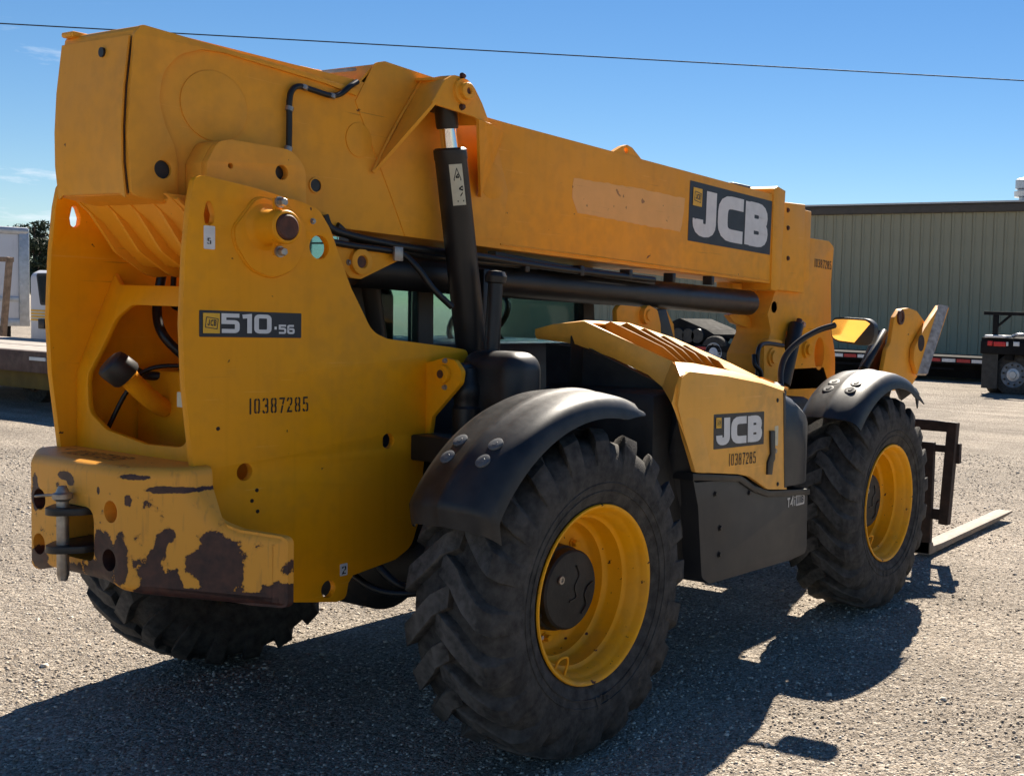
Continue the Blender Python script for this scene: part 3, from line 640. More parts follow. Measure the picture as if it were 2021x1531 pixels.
# end cover
ec = [(-1.153,2.52),(-1.172,2.358),(-1.179,2.23),(-1.178,2.119),(-1.167,2.023)]
def endcover():
    rows = []
    ys = [-.188, -.180, -.16, 0, .16, .178, .186]
    for i, (x, z) in enumerate(ec):
        rows.append([(x-.006, y, z-(.012 if (i == len(ec)-1 and abs(y) > .17) else 0)) for y in ys])
    return surf('end_cover', rows, 'boomy', boom, .006)
endcover()
surf('cover_seam', [[(x+.003, y, z) for y in (-.1905, -.1885)] for x, z in ec], 'rust', boom, .003)
plate('cover_hole', circ(*[(-0.058,2.475)][0], .016, ru=.014), -1.172, -1.160, 'black', boom, axis='X', bevel=0)
box('top_clip', -1.16, -1.08, .12, .19, 2.545, 2.563, 'boomy', boom, .006)
box('top_rib', *([(-0.488,2.546),(-0.388,2.543)][0][0], [(-0.488,2.546),(-0.388,2.543)][1][0]), -.16, .16, 2.535, 2.560, 'boomy', boom, .004)
bar('top_rail', (-.40, -.14, 2.552), (-.22, -.14, 2.60), .02, .012, 'steel', boom)
# pivot cheeks on the boom
ck = [(-0.971,2.018),(-0.972,2.141,0.03),(-0.933,2.213,0.05),(-0.886,2.226,0.03),(-0.647,2.224,0.08),(-0.587,2.173,0.08),(-0.581,1.976),(-0.665,1.827,0.1),(-0.788,1.855,0.1)]
for s in (-1, 1):
    y = s*.30
    plate('pivot_cheek', ck, y-.014, y+.014, 'boomy', boom, [circ(*[(-0.886,2.139)][0], .010, 14), circ(*[(-0.686,2.141)][0], .026)], bevel=.004)
    plate('cheek_back', ck, *(sorted((s*.20, s*.284))), 'boomy', boom, bevel=.003)
for q, r in (([(-0.886,2.139)][0], .010), ([(-0.686,2.141)][0], .026)):
    plate('cheek_bore', circ(q[0], q[1], r+.002), -.2875, -.2855, 'black', boom, bevel=0)
web = [(-1.08, 2.03), (-1.02, 1.98, .05), (-.93, 1.85, .06), (-.80, 1.765, .1), (-.66, 1.78, .08), (-.56, 1.9, .1), (-.52, 2.03)]
for y in (.27, .13, 0, -.13, -.25):
    plate('pivot_web', web, y-.008, y+.008, 'boomy', boom, bevel=.003)
wi = [(-1.05, 2.02), (-.97, 1.955), (-.90, 1.875), (-.83, 1.815), (-.74, 1.80), (-.66, 1.83), (-.58, 1.93)]
surf('pivot_shell', [[(x, y, z) for y in (-.28, -.13, 0, .13, .28)] for x, z in wi], 'boomy', boom, .008)
# lift saddle
sd_ = [(-0.011,1.971),(-0.093,2.138),(-0.268,2.466),(-0.174,2.63,0.04),(-0.126,2.645,0.03),(0.116,2.632),(0.289,2.625),(0.465,2.498),(0.528,2.381),(0.592,2.21),(0.554,2.003),(0.156,1.981)]
plate('saddle_plate', sd_, -BW-.004, -BW+.002, 'boomy', boom, bevel=.0015)
plate('saddle_plate', sd_, BW-.002, BW+.010, 'boomy', boom, bevel=.004)
tp_ = [(-0.174,2.63),(0.116,2.632),(0.289,2.625),(0.465,2.498)]
surf('saddle_top', [[(x, y, z-.006) for y in (-.19, .19)] for x, z in [(tp_[0][0]-.1, 2.52)]+tp_], 'boomy', boom, .008)
# overhanging bracket (both sides)
OY = .405
cap = [(-0.076,2.478,0.01),(-0.008,2.58,0.05),(0.038,2.608,0.04),(0.094,2.609,0.04),(0.154,2.582,0.06),(0.202,2.523),(0.245,2.452),(0.198,2.437),(0.163,2.462,0.02)]
def bracket(s):
    y0, y1 = sorted((s*(OY-.012), s*OY))
    c = plate('lift_bracket', cap, y0, y1, 'boomy', boom, bevel=.004)
    def sy(p, y): return Vector((p[0], s*y, p[2]))
    # swept rear gusset from cap to boom side
    A = Vector((0.032,-0.405,2.605)); B = Vector((-0.076,-0.405,2.474)); Cc = Vector((-0.192,-0.21,2.205)); D = Vector((0.057,-0.21,2.606))
    if s > 0:
        for v in (A, B, Cc, D): v.y = -v.y
    surf('bracket_gusset', [[A, (A*.6+D*.4)+Vector((0, 0, .004)), D], [(A+B)/2, (A+B+D+Cc)/4, (D+Cc)/2], [B, (B+Cc)/2, Cc]], 'boomy', boom, .012)
    A = Vector((0.245,-0.405,2.452)); B = Vector((0.168,-0.405,2.458)); Cc = Vector((0.392,-0.21,2.171)); D = Vector((0.532,-0.21,2.465))
    if s > 0:
        for v in (A, B, Cc, D): v.y = -v.y
    surf('bracket_gusset', [[A, D], [(A+B)/2, (Cc+D)/2], [B, Cc]], 'boomy', boom, .012)
    A = Vector((0.032,-0.405,2.605)); D = Vector((0.154,-0.405,2.582)); E = Vector((0.245,-0.405,2.452))
    rows = []
    for v in (A, D, E): rows.append([Vector((v.x, s*OY, v.z-.006)), Vector((v.x, s*.2, v.z+.004))])
    surf('bracket_roof', rows, 'boomy', boom, .010)
    q = [(0.089,2.552)][0]
    lathe('pin_boss', [(0, .052), (.012, .050), (.014, .034), (.034, .034), (.038, .030), (.038, .014), (.03, .013), (.03, 0)], (q[0], s*OY, q[1]), (0, s, 0), 'boomy', boom, 28)
    lathe('pin_bore', [(.031, 0), (.0315, .012)], (q[0], s*OY, q[1]), (0, s, 0), 'rustpin', boom, 16)
    for dz in (.06, -.062): bolt('pin_bolt', (q[0]-.005, s*OY, q[1]+dz), (0, s, 0), .010, .016, 'rustpin', boom)
bracket(-1); bracket(1)
# lifting eye, sanded patch
plate('lifting_eye', [(1.349,2.485),(1.445,2.534,0.02),(1.488,2.547,0.02),(1.533,2.538,0.02),(1.643,2.474),(1.645,2.44),(1.351,2.442)], -.19, -.165, 'boomy', boom, [circ(*[(1.481,2.518)][0], .016, 14)], bevel=.003)
sp_ = [(1.055,2.326),(1.327,2.333),(1.725,2.334),(2.029,2.327),(2.022,2.249),(1.987,2.14),(1.595,2.149),(1.292,2.157),(1.091,2.165),(1.043,2.233)]
def ragged(pts, amp, step, seed):
    rg = random.Random(seed); o = []
    for i in range(len(pts)):
        a, b = Vector(pts[i]), Vector(pts[(i+1) % len(pts)]); k = max(1, int((b-a).length/step))
        for j in range(k):
            p = a.lerp(b, j/k); o.append((p.x+rg.uniform(-amp, amp), p.y+rg.uniform(-amp, amp)*.8))
    return o
plate('sanded_patch', ragged(sp_, .004, .03, 5), -BW-.0012, -BW+.001, 'sanded', boom, bevel=0)
# boom front collar and telescoping inner sections
plate('front_collar', [(3.019,2.49),(3.071,2.509),(3.173,2.491),(3.139,1.882,0.02),(3.101,1.849),(3.021,1.856)], -.205, .205, 'boomy', boom, bevel=.006)
box('wear_block', [(2.611,2.464)][0][0], [(2.823,2.487)][0][0], -.15, .15, 2.44, 2.485, 'black', boom, .006)
plate('inner_boom', [(3.176,2.424),(3.526,2.439),(3.539,1.852),(3.146,1.859)], -.165, .165, 'boomy', TH, bevel=.006)
plate('inner_boom', [(3.503,2.41),(3.666,2.405),(3.662,1.945),(3.502,1.911)], -.140, .140, 'boomy', TH, bevel=.006)
for (u, v) in [(3.279,2.379),(3.287,2.265),(3.3,2.069)]: bolt('wear_pad_bolt', (u, -.165, v), (0, -1, 0), .012, .012, 'rustpin', TH)
head = plate('boom_head', [(3.209,1.851),(3.414,1.891),(3.661,2.227,0.02),(3.963,2.227,0.03),(4.046,2.19,0.03),(4.018,1.931),(4.04,1.644),(4.123,1.426),(4.142,1.187),(3.05,1.214),(3.056,1.442,0.03),(3.172,1.588,0.05),(3.118,1.702)], -.13, .13, 'boomy', TH,
             [circ(*[(3.873,1.437)][0], .115, 24, .075), rnd([(u, v, .03) for u, v in [(3.358,1.471),(3.379,1.588),(3.467,1.639),(3.551,1.589),(3.53,1.469)]])], bevel=.008)
hp = [(3.663,1.467)][0]
lathe('head_pin', [(0, .06), (.02, .055), (.02, .035), (.04, .035), (.04, 0)], (hp[0], -.13, hp[1]), (0, -1, 0), 'boomy', head, 24)
bolt('head_bolt', (hp[0]-.06, -.13, hp[1]+.17), (0, -1, 0), .02, .02, 'steel', head)
# tilt linkage below the head
lk = plate('tilt_link', [(2.961,1.525,0.02),(3.037,1.547,0.02),(3.192,1.533,0.03),(3.266,1.44,0.04),(3.246,1.225),(2.979,1.236)], -.20, -.15, 'boomy', TH, bevel=.006)
lp = [(3.064,1.429)][0]
lathe('link_pin', [(0, .06), (.015, .058), (.015, .04), (.03, .04), (.03, 0)], (lp[0], -.20, lp[1]), (0, -1, 0), 'boomy', lk, 24)
for pts in ([(2.847,-0.22,1.244), (2.853,-0.22,1.354), (2.857,-0.22,1.48), (2.973,-0.2,1.516), (3.207,-0.2,1.502)], [(2.891,-0.22,1.242), (2.863,-0.24,1.339), (2.819,-0.22,1.387), (2.837,-0.2,1.448)]):
    tube('hydraulic_hose', pts, .014, 'hose', TH, 10)
cyl('tilt_cylinder', (3.224,-0.2,1.244), (3.424,-0.18,1.64), .05, 'black', TH, 24)
cyl('tilt_rod', (3.304,-0.18,1.324), (3.503,-0.16,1.674), .02, 'rustpin', TH, 16)

# ---- compensation ram under the boom
cr0 = (-0.187,-0.08,1.835); cr1 = (2.974,-0.08,1.769)
ram = cyl('extension_ram', cr0, cr1, .078, 'black', TH, 40, .02)
hk = plate('ram_hook', [(2.901,1.886),(3.564,1.925),(3.554,1.859),(3.434,1.736),(3.302,1.65,0.05),(3.119,1.609,0.05),(2.945,1.64,0.04),(2.869,1.687),(2.985,1.712),(3.135,1.675,0.03),(3.243,1.733,0.04),(3.258,1.816,0.04),(3.156,1.863),(2.903,1.838)], .01, .05, 'boomy', TH, bevel=.004)
lathe('hook_pin', [(0, .04), (.03, .038), (.03, 0)], (3.202,-0.1,1.748), (0, -1, 0), 'steel', hk, 20)
rb = plate('ram_bracket', [(-0.443,1.932),(-0.302,1.923),(-0.068,1.886),(-0.079,1.87),(-0.271,1.787,0.03),(-0.324,1.791,0.03),(-0.396,1.878)], -.24, -.215, 'boomy', TH, bevel=.004)
rp_ = [(-0.279,1.853)][0]
lathe('bracket_pin', [(0, .05), (.018, .049), (.02, .045), (.02, .026), (.012, .024), (.012, 0)], (rp_[0], -.24, rp_[1]), (0, -1, 0), 'boomy', rb, 32)
lathe('pin_face', [(.0125, 0), (.0128, .023)], (rp_[0], -.24, rp_[1]), (0, -1, 0), 'rustpin', rb, 20)
bolt('bracket_bolt', (rp_[0]-.05, -.24, rp_[1]-.005), (0, -1, 0), .009, .012, 'steel', rb)

# ---- lift cylinders (right one shows, left mirrors it)
def lift(s):
    yc = s*.30
    top = Vector((*[(0.098,2.512)][0],)) ; T0 = Vector((top.x, yc, top.y))
    B0 = Vector(([(0.293,1.393)][0][0], yc, [(0.293,1.393)][0][1]))
    d = (T0-B0); Ltot = d.length; d.normalize()
    q = Vector((0.141,-0.3,2.341)); q.y = yc; t_top = (q-B0).dot(d)
    c = lathe('lift_cylinder', [(-.12, 0), (-.12, .05), (-.02, .062), (0, .0645), (t_top-.05, .0645), (t_top-.045, .067), (t_top-.008, .067), (t_top, .058), (t_top, .035), (t_top-.01, 0)], B0, d, 'black', TH, 40)
    lathe('cylinder_rod', [(t_top-.05, 0), (t_top-.05, .034), (Ltot-.06, .034), (Ltot-.06, 0)], B0, d, 'chrome', c, 32)
    lathe('rod_eye', [(Ltot-.10, 0), (Ltot-.10, .042), (Ltot-.09, .045), (Ltot+.06, .045), (Ltot+.06, 0)], B0, d, 'black', c, 28)
    cyl('rod_eye_tube', (T0.x, yc-.075, T0.z+.03), (T0.x, yc+.075, T0.z+.03), .062, 'black', c, 28)
    return c, B0, d
lc, LB, LD = lift(-1); lift(1)
# warning label wrapped on the right cylinder
def cyl_label():
    rows = []
    c0 = Vector((0.212,-0.3,2.119)); t0 = (c0-LB).dot(LD); t1 = t0+.165
    u = Vector((-.87, -.5, 0)); u = (u-LD*u.dot(LD)).normalized(); v = LD.cross(u)
    r = .0655; a0, a1 = .08, .92
    sgn = 1 if v.dot(Vector((.5, -.86, 0))) > 0 else -1
    def pt(t, a, rr=r): return LB+LD*t+(u*math.cos(a*sgn)+v*math.sin(a*sgn))*rr
    o = surf('warning_label', [[pt(t, a0+(a1-a0)*i/6) for i in range(7)] for t in (t0, t1)], 'cream', lc, 0)
    def mark(poly):
        for (p, q) in zip(poly, poly[1:]+poly[:1]):
            bm_pts = []
            p, q = Vector(p), Vector(q); d = (q-p).normalized(); n = Vector((-d.y, d.x))*.02
            flatpoly('label_mark', [pt(t0+(t1-t0)*w_.y, a0+(a1-a0)*w_.x, r+.0006) for w_ in (p+n, q+n, q-n, p-n)], 'stencil', lc)
    mark([(.25, .62), (.80, .62), (.53, .90)])
    mark([(.40, .68), (.66, .68), (.6, .76)])
    mark([(.55, .40), (.85, .46), (.85, .36)]); mark([(.60, .22), (.80, .30)]); mark([(.35, .10), (.85, .10)])
cyl_label()

# ---- pipes and hoses on the boom side
hb = [(-0.58,-0.215,2.236), (-0.579,-0.215,2.339), (-0.579,-0.215,2.411), (-0.567,-0.215,2.453), (-0.534,-0.215,2.472), (-0.472,-0.215,2.468), (-0.399,-0.215,2.463), (-0.353,-0.215,2.477), (-0.311,-0.215,2.511), (-0.266,-0.205,2.539)]
tube('boom_pipe', hb, .0105, 'hose', boom, 10)
for q in ((-0.579,-0.215,2.384), (-0.517,-0.215,2.471), (-0.392,-0.215,2.462), (-0.583,-0.215,2.241)):
    lathe('pipe_clip', [(-.008, .0), (-.008, .014), (.008, .014), (.008, 0)], q, (.3, 0, 1), 'steel', boom, 14)
tube('boom_hose', [(-0.419,-0.21,2.018), (-0.395,-0.215,1.973), (-0.304,-0.215,1.953), (-0.181,-0.215,1.939), (-0.051,-0.215,1.928), (0.171,-0.215,1.919), (0.448,-0.21,1.912), (0.942,-0.2,1.887), (1.739,-0.2,1.867)], .016, 'hose', TH, 12)
tube('boom_hose', [(-0.417,-0.25,1.919), (-0.31,-0.25,1.911), (-0.161,-0.25,1.905), (-0.079,-0.26,1.894), (-0.036,-0.3,1.84), (0.018,-0.33,1.761), (0.093,-0.36,1.69)], .013, 'hose', TH, 12)
tube('boom_hose', [(-0.352,-0.2,1.986), (-0.267,-0.2,1.945), (0.009,-0.18,1.909), (0.295,-0.18,1.894), (0.819,-0.18,1.888)], .014, 'hose', TH, 12)
box('hose_clip', *sorted(([(-0.134,1.894)][0][0], [(-0.09,1.897)][0][0])), -.275, -.262, [(-0.118,1.865)][0][1], [(-0.119,1.921)][0][1], 'steel', TH, .002)
plate('hose_tray', [(0.55,1.945),(0.989,1.914),(1.795,1.88),(1.797,1.841),(0.99,1.875),(0.551,1.908)], -.17, -.12, 'black', TH, bevel=.003)

# ---- wheels
TP = [(.012, .330), (-.004, .350), (-.016, .39), (-.024, .44), (-.022, .485), (-.010, .522), (.02, .555), (.05, .567), (.11, .573), (.185, .575), (.26, .573), (.32, .567), (.35, .555), (.38, .522), (.392, .485), (.394, .44), (.386, .39), (.374, .350), (.358, .330)]
def tyre_mesh():
    bm = bmesh.new(); lathe_bm(bm, TP, (0, 0, 0), (0, 1, 0), 120)
    cols = [(.212, .562, .600, 0), (.150, .564, .610, .06), (.135, .564, .610, .085), (.085, .562, .609, .17), (.035, .552, .604, .25), (.008, .537, .594, .28), (-.010, .510, .570, .30), (-.022, .470, .515, .31), (-.025, .462, .468, .314)]
    cnt = 20
    for side in (0, 1):
        for k in range(cnt):
            a0 = 2*PI*(k+.5*side)/cnt+.01*math.sin(k*2.1+side)
            V = []
            for i, (y, rb_, rt, da) in enumerate(cols):
                yy = y if side == 0 else .37-y
                hw = (.090+.014*(i > 1)-.016*i/8)/2/.60
                row = []
                wob = .006*math.sin(k*3.7+i*1.9+side)
                for (f, r) in ((-1, rb_-.012), (-.80, rt-.004), (-.74, rt), (.74, rt), (.80, rt-.004), (1, rb_-.012)):
                    g = hw*f*(1.22 if abs(f) == 1 else 1.15); rr = r+(wob*.5 if abs(f) < 1 else 0)
                    ang = a0+da+g
                    row.append(bm.verts.new((rr*math.cos(ang), yy, rr*math.sin(ang))))
                V.append(row)
            for A, B in zip(V, V[1:]):
                for j in range(5): bm.faces.new((A[j], A[j+1], B[j+1], B[j]))
            bm.faces.new(V[0]); bm.faces.new(V[-1])
    # moulded rings on the sidewall
    for (y, r) in ((-.0215, .415), (-.0165, .385)):
        lathe_bm(bm, [(y+.004, r-.004), (y-.002, r-.002), (y-.002, r+.002), (y+.004, r+.004)], (0, 0, 0), (0, 1, 0), 120)
    me = bpy.data.meshes.new('tyre'); bmesh.ops.recalc_face_normals(bm, faces=bm.faces[:]); bm.to_mesh(me); bm.free()
    return me
RP = [(.0, .336), (-.006, .333), (-.006, .326), (.002, .318), (.020, .311), (.032, .306), (.040, .296), (.075, .292), (.082, .287), (.088, .276), (.15, .272), (.162, .266), (.168, .252), (.21, .248), (.222, .235), (.226, .20), (.226, .12), (.226, 0)]
def build_wheel(loc, rz):
    w_ = lathe('wheel', RP, (0, 0, 0), (0, 1, 0), 'rimy', TH, 96, 50)
    w_.location = loc; w_.rotation_euler = (0, 0, rz)
    ty = link(tyre_mesh(), 'tyre', 'rubber', w_, 28)
    lathe('hub', [(.226, .165), (.17, .16), (.165, .152), (.125, .150), (.118, .142), (.115, .10), (.112, .06), (.112, 0)], (0, 0, 0), (0, 1, 0), 'under', w_, 48)
    for k in range(10):
        a = 2*PI*k/10+.2
        bolt('wheel_nut', (.195*math.cos(a), .226, .195*math.sin(a)), (0, -1, 0), .014, .028, 'rimy', w_)
    for k in range(4):
        a = 2*PI*k/4+.5; bolt('hub_bolt', (.158*math.cos(a), .168, .158*math.sin(a)), (0, -1, 0), .012, .02, 'under', w_)
    tube('hub_crack', [(.02, .1108, .09), (.035, .1108, .05), (.01, .1108, .01), (.02, .1108, -.03), (-.02, .1108, -.04)], .0035, 'hose', w_, 6)
    tube('hub_crack', [(.12, .1135, .01), (.09, .1108, .0), (.07, .1108, -.03), (.08, .1108, -.07), (.05, .1108, -.10)], .003, 'hose', w_, 6)
    lathe('fill_plug', [(.112, .016), (.106, .015), (.106, .008), (.109, .007), (.109, 0)], (-.07, 0, .05), (0, 1, 0), 'steel', w_, 16)
    tube('valve_guard', [(-.195, .03, -.235), (-.18, .02, -.205), (-.155, .01, -.20), (-.135, .02, -.225), (-.140, .03, -.27)], .005, 'rimy', w_, 8)
    lathe('valve', [(.226, .02), (.19, .018), (.19, .01), (.16, .008), (.16, 0)], (-.11, 0, -.165), (0, 1, 0), 'steel', w_, 14)
    lettering('sidewall_letters', 'GA', (.062, -.0235, -.375), (-1, 0, 0), (0, 0, -1), .085, .045, 'rubber', w_, .16, gap=.3, lift=.003)
    return w_
WB = 2.704; WY = -1.2; WZ = .648
w0 = build_wheel((0, WY, WZ), 0)
def copy_part(o, parent, loc=None, rz=None, ry=0):
    c = o.copy(); COL.objects.link(c); c.parent = parent
    if loc is not None: c.location = loc; c.rotation_euler = (0, ry, rz)
    for ch in [x for x in bpy.data.objects if x.parent == o]:
        d = ch.copy(); COL.objects.link(d); d.parent = c
    return c
copy_part(w0, TH, (WB, WY, WZ), 0, R(12))
copy_part(w0, TH, (0, -WY-.07, WZ), PI, R(7))
copy_part(w0, TH, (WB, -WY-.07, WZ), PI, R(3))

# ---- axles and underbody
for x in (0, WB):
    bm = bmesh.new()
    lathe_bm(bm, [(-.98, .16), (-.80, .17), (-.74, .12), (-.45, .10), (-.22, .15), (-.12, .22), (.12, .22), (.22, .15), (.45, .10), (.74, .12), (.80, .17), (.98, .16)], (x, 0, WZ), (0, 1, 0), 28)
    finish(bm, 'axle', 'under', TH, 40)
box('chassis_frame', -.65, 3.0, -.36, .36, .72, 1.10, 'under', TH, .03)
box('chassis_frame', .5, 2.4, -.34, .34, .45, .74, 'under', TH, .03)
box('chassis_front', 2.4, 3.25, -.40, .40, .80, 1.18, 'under', TH, .04)
box('engine_bay', .60, 1.80, -1.02, -.38, .55, 1.36, 'under', TH, .05)
tube('hydraulic_hose', [(-.3, -.34, .72), (-.25, -.45, .62), (-.1, -.52, .58), (.05, -.5, .6)], .016, 'hose', TH)
tube('hydraulic_hose', [(-.35, -.2, .70), (-.3, -.4, .60), (-.15, -.55, .60), (0, -.6, .66)], .014, 'hose', TH)

# ---- sway cylinder ears beside the right plate
eo = [(-0.382,1.467),(-0.428,1.477,0.01),(-0.483,1.492,0.03),(-0.542,1.485,0.03),(-0.58,1.443,0.03),(-0.571,1.395,0.03),(-0.424,1.257),(-0.412,1.185),(-0.387,1.177)]
plate('sway_ear', eo, -.072, -.050, 'yellow', TH, axis='X', bevel=.004)
e2 = [(y, z) for y, z in [(-0.396,1.456),(-0.44,1.483),(-0.495,1.477),(-0.537,1.436),(-0.53,1.396),(-0.438,1.302),(-0.368,1.287)]]
plate('sway_ear', [(u, v, .03) for u, v in e2], .12, .142, 'yellow', TH, axis='X', bevel=.004)
q = (-0.075,-0.488,1.429)
lathe('sway_pin', [(0, .036), (.012, .034), (.014, .022), (.02, .02), (.02, 0)], q, (-1, 0, 0), 'yellow', TH, 24)
lathe('sway_pin_end', [(.0205, 0), (.021, .017)], q, (-1, 0, 0), 'rustpin', TH, 16)
for dz in (.052, -.052): bolt('ear_bolt', (q[0]+.004, q[1]-.005, q[2]+dz), (-1, 0, 0), .008, .014, 'steel', TH)
sx = .035; sy = q[1]-.005
lathe('sway_cylinder', [(0, 0), (0, .05), (.10, .05), (.11, .058), (.36, .058), (.37, .05), (.40, .05), (.41, .056), (.45, .056), (.46, .05), (.52, .04), (.53, 0)], (sx, sy-.02, .93), (0, .02, 1), 'black', TH, 28)
cyl('sway_eye', (-.05, sy, q[2]), (.12, sy, q[2]), .042, 'black', TH, 24)
# fender bracket arm
box('fender_bracket', *sorted(([(-0.156,1.127)][0][0], [(-0.03,1.116)][0][0])), -.80, -.395, 1.09, 1.19, 'black', TH, .008)

# ---- fenders
def fender(name, cx, a0, a1, tear=False):
    prof = [(-.868, .705), (-.876, .725), (-.91, .740), (-.97, .748), (-1.02, .750), (-1.035, .756), (-1.05, .750), (-1.10, .748), (-1.16, .740), (-1.19, .730), (-1.210, .712), (-1.221, .690), (-1.226, .655)]
    n = 44; rng = random.Random(4); bm = bmesh.new(); G = []
    for i in range(n+1):
        t = i/n; a = R(a0+(a1-a0)*min(t, 1 if tear else .88)/(1 if tear else .88)); flap = 0 if tear else max(0, t-.88)/.12; row = []
        for j, (y, r) in enumerate(prof):
            endtap = max(0, 1-t/.10) if not tear else 0   # front tip turns down to a point
            rr = r; yy = y
            if not tear and j >= 9: rr = r+(prof[8][1]-.03-r)*endtap*.75
            x, z = cx+rr*math.cos(a), WZ+rr*math.sin(a)
            z -= .075*flap; x += .012*flap
            if tear and t < .16:
                k = (1-t/.16); z += .05*k*k*math.sin(j*1.7)-.02*k; x += .05*k*math.sin(j*2.3+1)
            row.append(bm.verts.new((x, yy, z)))
        G.append(row)
    for i in range(n):
        for j in range(len(prof)-1):
            if tear and i < 4 and ((j*7+i*5) % 5 == 0 and j > 5): continue
            bm.faces.new((G[i][j], G[i][j+1], G[i+1][j+1], G[i+1][j]))
    bmesh.ops.recalc_face_normals(bm, faces=bm.faces[:]); bmesh.ops.solidify(bm, geom=bm.faces[:], thickness=.008)
    f = finish(bm, name, 'plastic', TH, 50)
    for (a, y) in BOLTA[name]:
        a = R(a); p = Vector((cx+(.738)*math.cos(a), y, WZ+(.738)*math.sin(a))); nrm = Vector((math.cos(a), 0, math.sin(a)))
        if tear: lathe('bolt_recess', [(.0, 0), (.0, .034), (.0125, .032), (.0135, .026), (.0122, .014), (.016, .012), (.016, 0)], p, nrm, 'black', f, 20)
        else: lathe('fender_bolt', [(.0, 0), (.0, .027), (.0125, .027), (.0138, .024), (.0138, .010), (.0152, .009), (.0152, 0)], p, nrm, 'washer', f, 20)
    return f
BOLTA = {'rear_fender': [(128, -.955), (134, -.955), (128, -1.115), (134, -1.115)], 'front_fender': [(113, -.965), (119, -.965), (113, -1.10), (119, -1.10)]}
fender('rear_fender', 0, 69, 148)
fender('front_fender', WB, 56, 137, True)

# ---- engine pod on the right: hood, louvres, end cap, lower panel
A = Vector((0.6,-0.645,1.65)); B = Vector((0.767,-1,1.479))
tip = Vector((0.42,-0.53,1.602))
HY = -1.12
# rear lip: strip between the lower arch edge and the top edge
lipL = [Vector(q) for q in ((0.6,-0.382,1.571), (0.615,-0.451,1.566), (0.64,-0.574,1.551), (0.69,-0.745,1.495), (0.72,-0.907,1.428), (0.735,-0.978,1.374), (0.604,-1.11,1.311), (0.664,-1.12,1.18), (0.758,-1.12,1.019))]
lipU = [Vector(q) for q in ((0.585,-0.389,1.602), (0.58,-0.484,1.628), A, A.lerp(B, .33), A.lerp(B, .7), B, (0.681,-1.09,1.434), (0.788,-1.125,1.215), (0.88,-1.125,1.004))]
lipM = [a.lerp(b, .5)+Vector((-.012, -.006, .0)) for a, b in zip(lipL, lipU)]
lipU[0] = lipU[0]+Vector((0, 0, .002))
hood = surf('hood', [lipL, lipM, lipU], 'hood', TH, .014, 50)
# side panel
so = [(0.629,1.429),(0.686,1.451,0.04),(0.984,1.422),(1.303,1.379),(1.532,1.332,0.02),(1.58,0.849),(1.392,0.871,0.03),(1.216,0.951,0.04),(1.119,0.972),(0.754,1.019),(0.664,1.181),(0.605,1.312)]
plate('side_panel', so, -1.135, -1.115, 'hood', hood, bevel=.006, seg=3)
# top skin: from the side panel's upper edge up and in to the crest
e0 = [Vector(q) for q in ((0.622,-1.13,1.434), (0.69,-1.13,1.447), (0.976,-1.13,1.421), (1.294,-1.13,1.378), (1.523,-1.13,1.33))]
e1 = [Vector(q) for q in ((0.693,-1.06,1.477), (0.772,-1.07,1.474), (1.056,-1.08,1.445), (1.38,-1.08,1.393), (1.643,-1.07,1.344))]
e2 = [Vector(q) for q in ((0.804,-0.98,1.482), (0.981,-0.96,1.471), (1.305,-0.97,1.428), (1.581,-0.98,1.381), (1.872,-0.97,1.319))]
surf('hood_top', [e0, e1, e2], 'hood', hood, .01, 60)
cr = [Vector(q) for q in ((0.6,-0.645,1.65), (1.002,-0.58,1.641), (1.364,-0.6,1.568), (1.725,-0.7,1.445), (2.095,-0.8,1.308))]
cr2 = [v+Vector((0, .07, -.03)) for v in cr]
ins = [Vector(q) for q in ((0.615,-0.661,1.64), (0.946,-0.61,1.63), (1.223,-0.66,1.556), (1.497,-0.78,1.438), (1.803,-0.9,1.338))]
surf('hood_crest', [cr2, cr, ins], 'hood', hood, .008, 60)
surf('hood_front', [[e2[3], e2[4]], [ins[3].lerp(ins[4], .6), ins[4]]], 'hood', hood, .008)
surf('hood_front', [[e2[2], e2[3]], [ins[3], ins[3].lerp(ins[4], .6)]], 'hood', hood, .008)
# louvre fins across the vent, with the dark well under them
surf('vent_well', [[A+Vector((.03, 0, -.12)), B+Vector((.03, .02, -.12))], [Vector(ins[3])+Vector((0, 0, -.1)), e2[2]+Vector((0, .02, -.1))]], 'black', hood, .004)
nf = 6
for i in range(nf):
    t = (i+.9)/(nf+.6)
    top0 = ins[0].lerp(ins[1], min(1, t*3)) if t < .34 else (ins[1].lerp(ins[2], (t-.34)/.33) if t < .67 else ins[2].lerp(ins[3], (t-.67)/.33))
    bot = e2[0].lerp(e2[1], min(1, t*2.6)) if t < .385 else e2[1].lerp(e2[2], (t-.385)/.615)
    mid = top0.lerp(bot, .78)+Vector((-.01, 0, .030)); up1 = top0+Vector((0, -.03, .012))
    dn = Vector((.015, 0, -.09))
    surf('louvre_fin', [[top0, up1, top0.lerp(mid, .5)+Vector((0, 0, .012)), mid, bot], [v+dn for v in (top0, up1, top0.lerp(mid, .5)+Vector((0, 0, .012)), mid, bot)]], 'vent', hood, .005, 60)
# inner wall so the pod is closed from every side
surf('hood_inner_wall', [cr2, [v+Vector((0, .02, -.5)) for v in cr2]], 'black', hood, .006)
# dark rear face of the pod, under the arch
rear = [(a+Vector((.07, .01, -.03))) for a in lipL]
low = [Vector((.62+.02*i, -.40-.075*i, .60)) for i in range(len(rear))]
surf('pod_rear_panel', [rear, [r_.lerp(l_, .5)+Vector((.05, .02, 0)) for r_, l_ in zip(rear, low)], low], 'plastic', TH, .006)
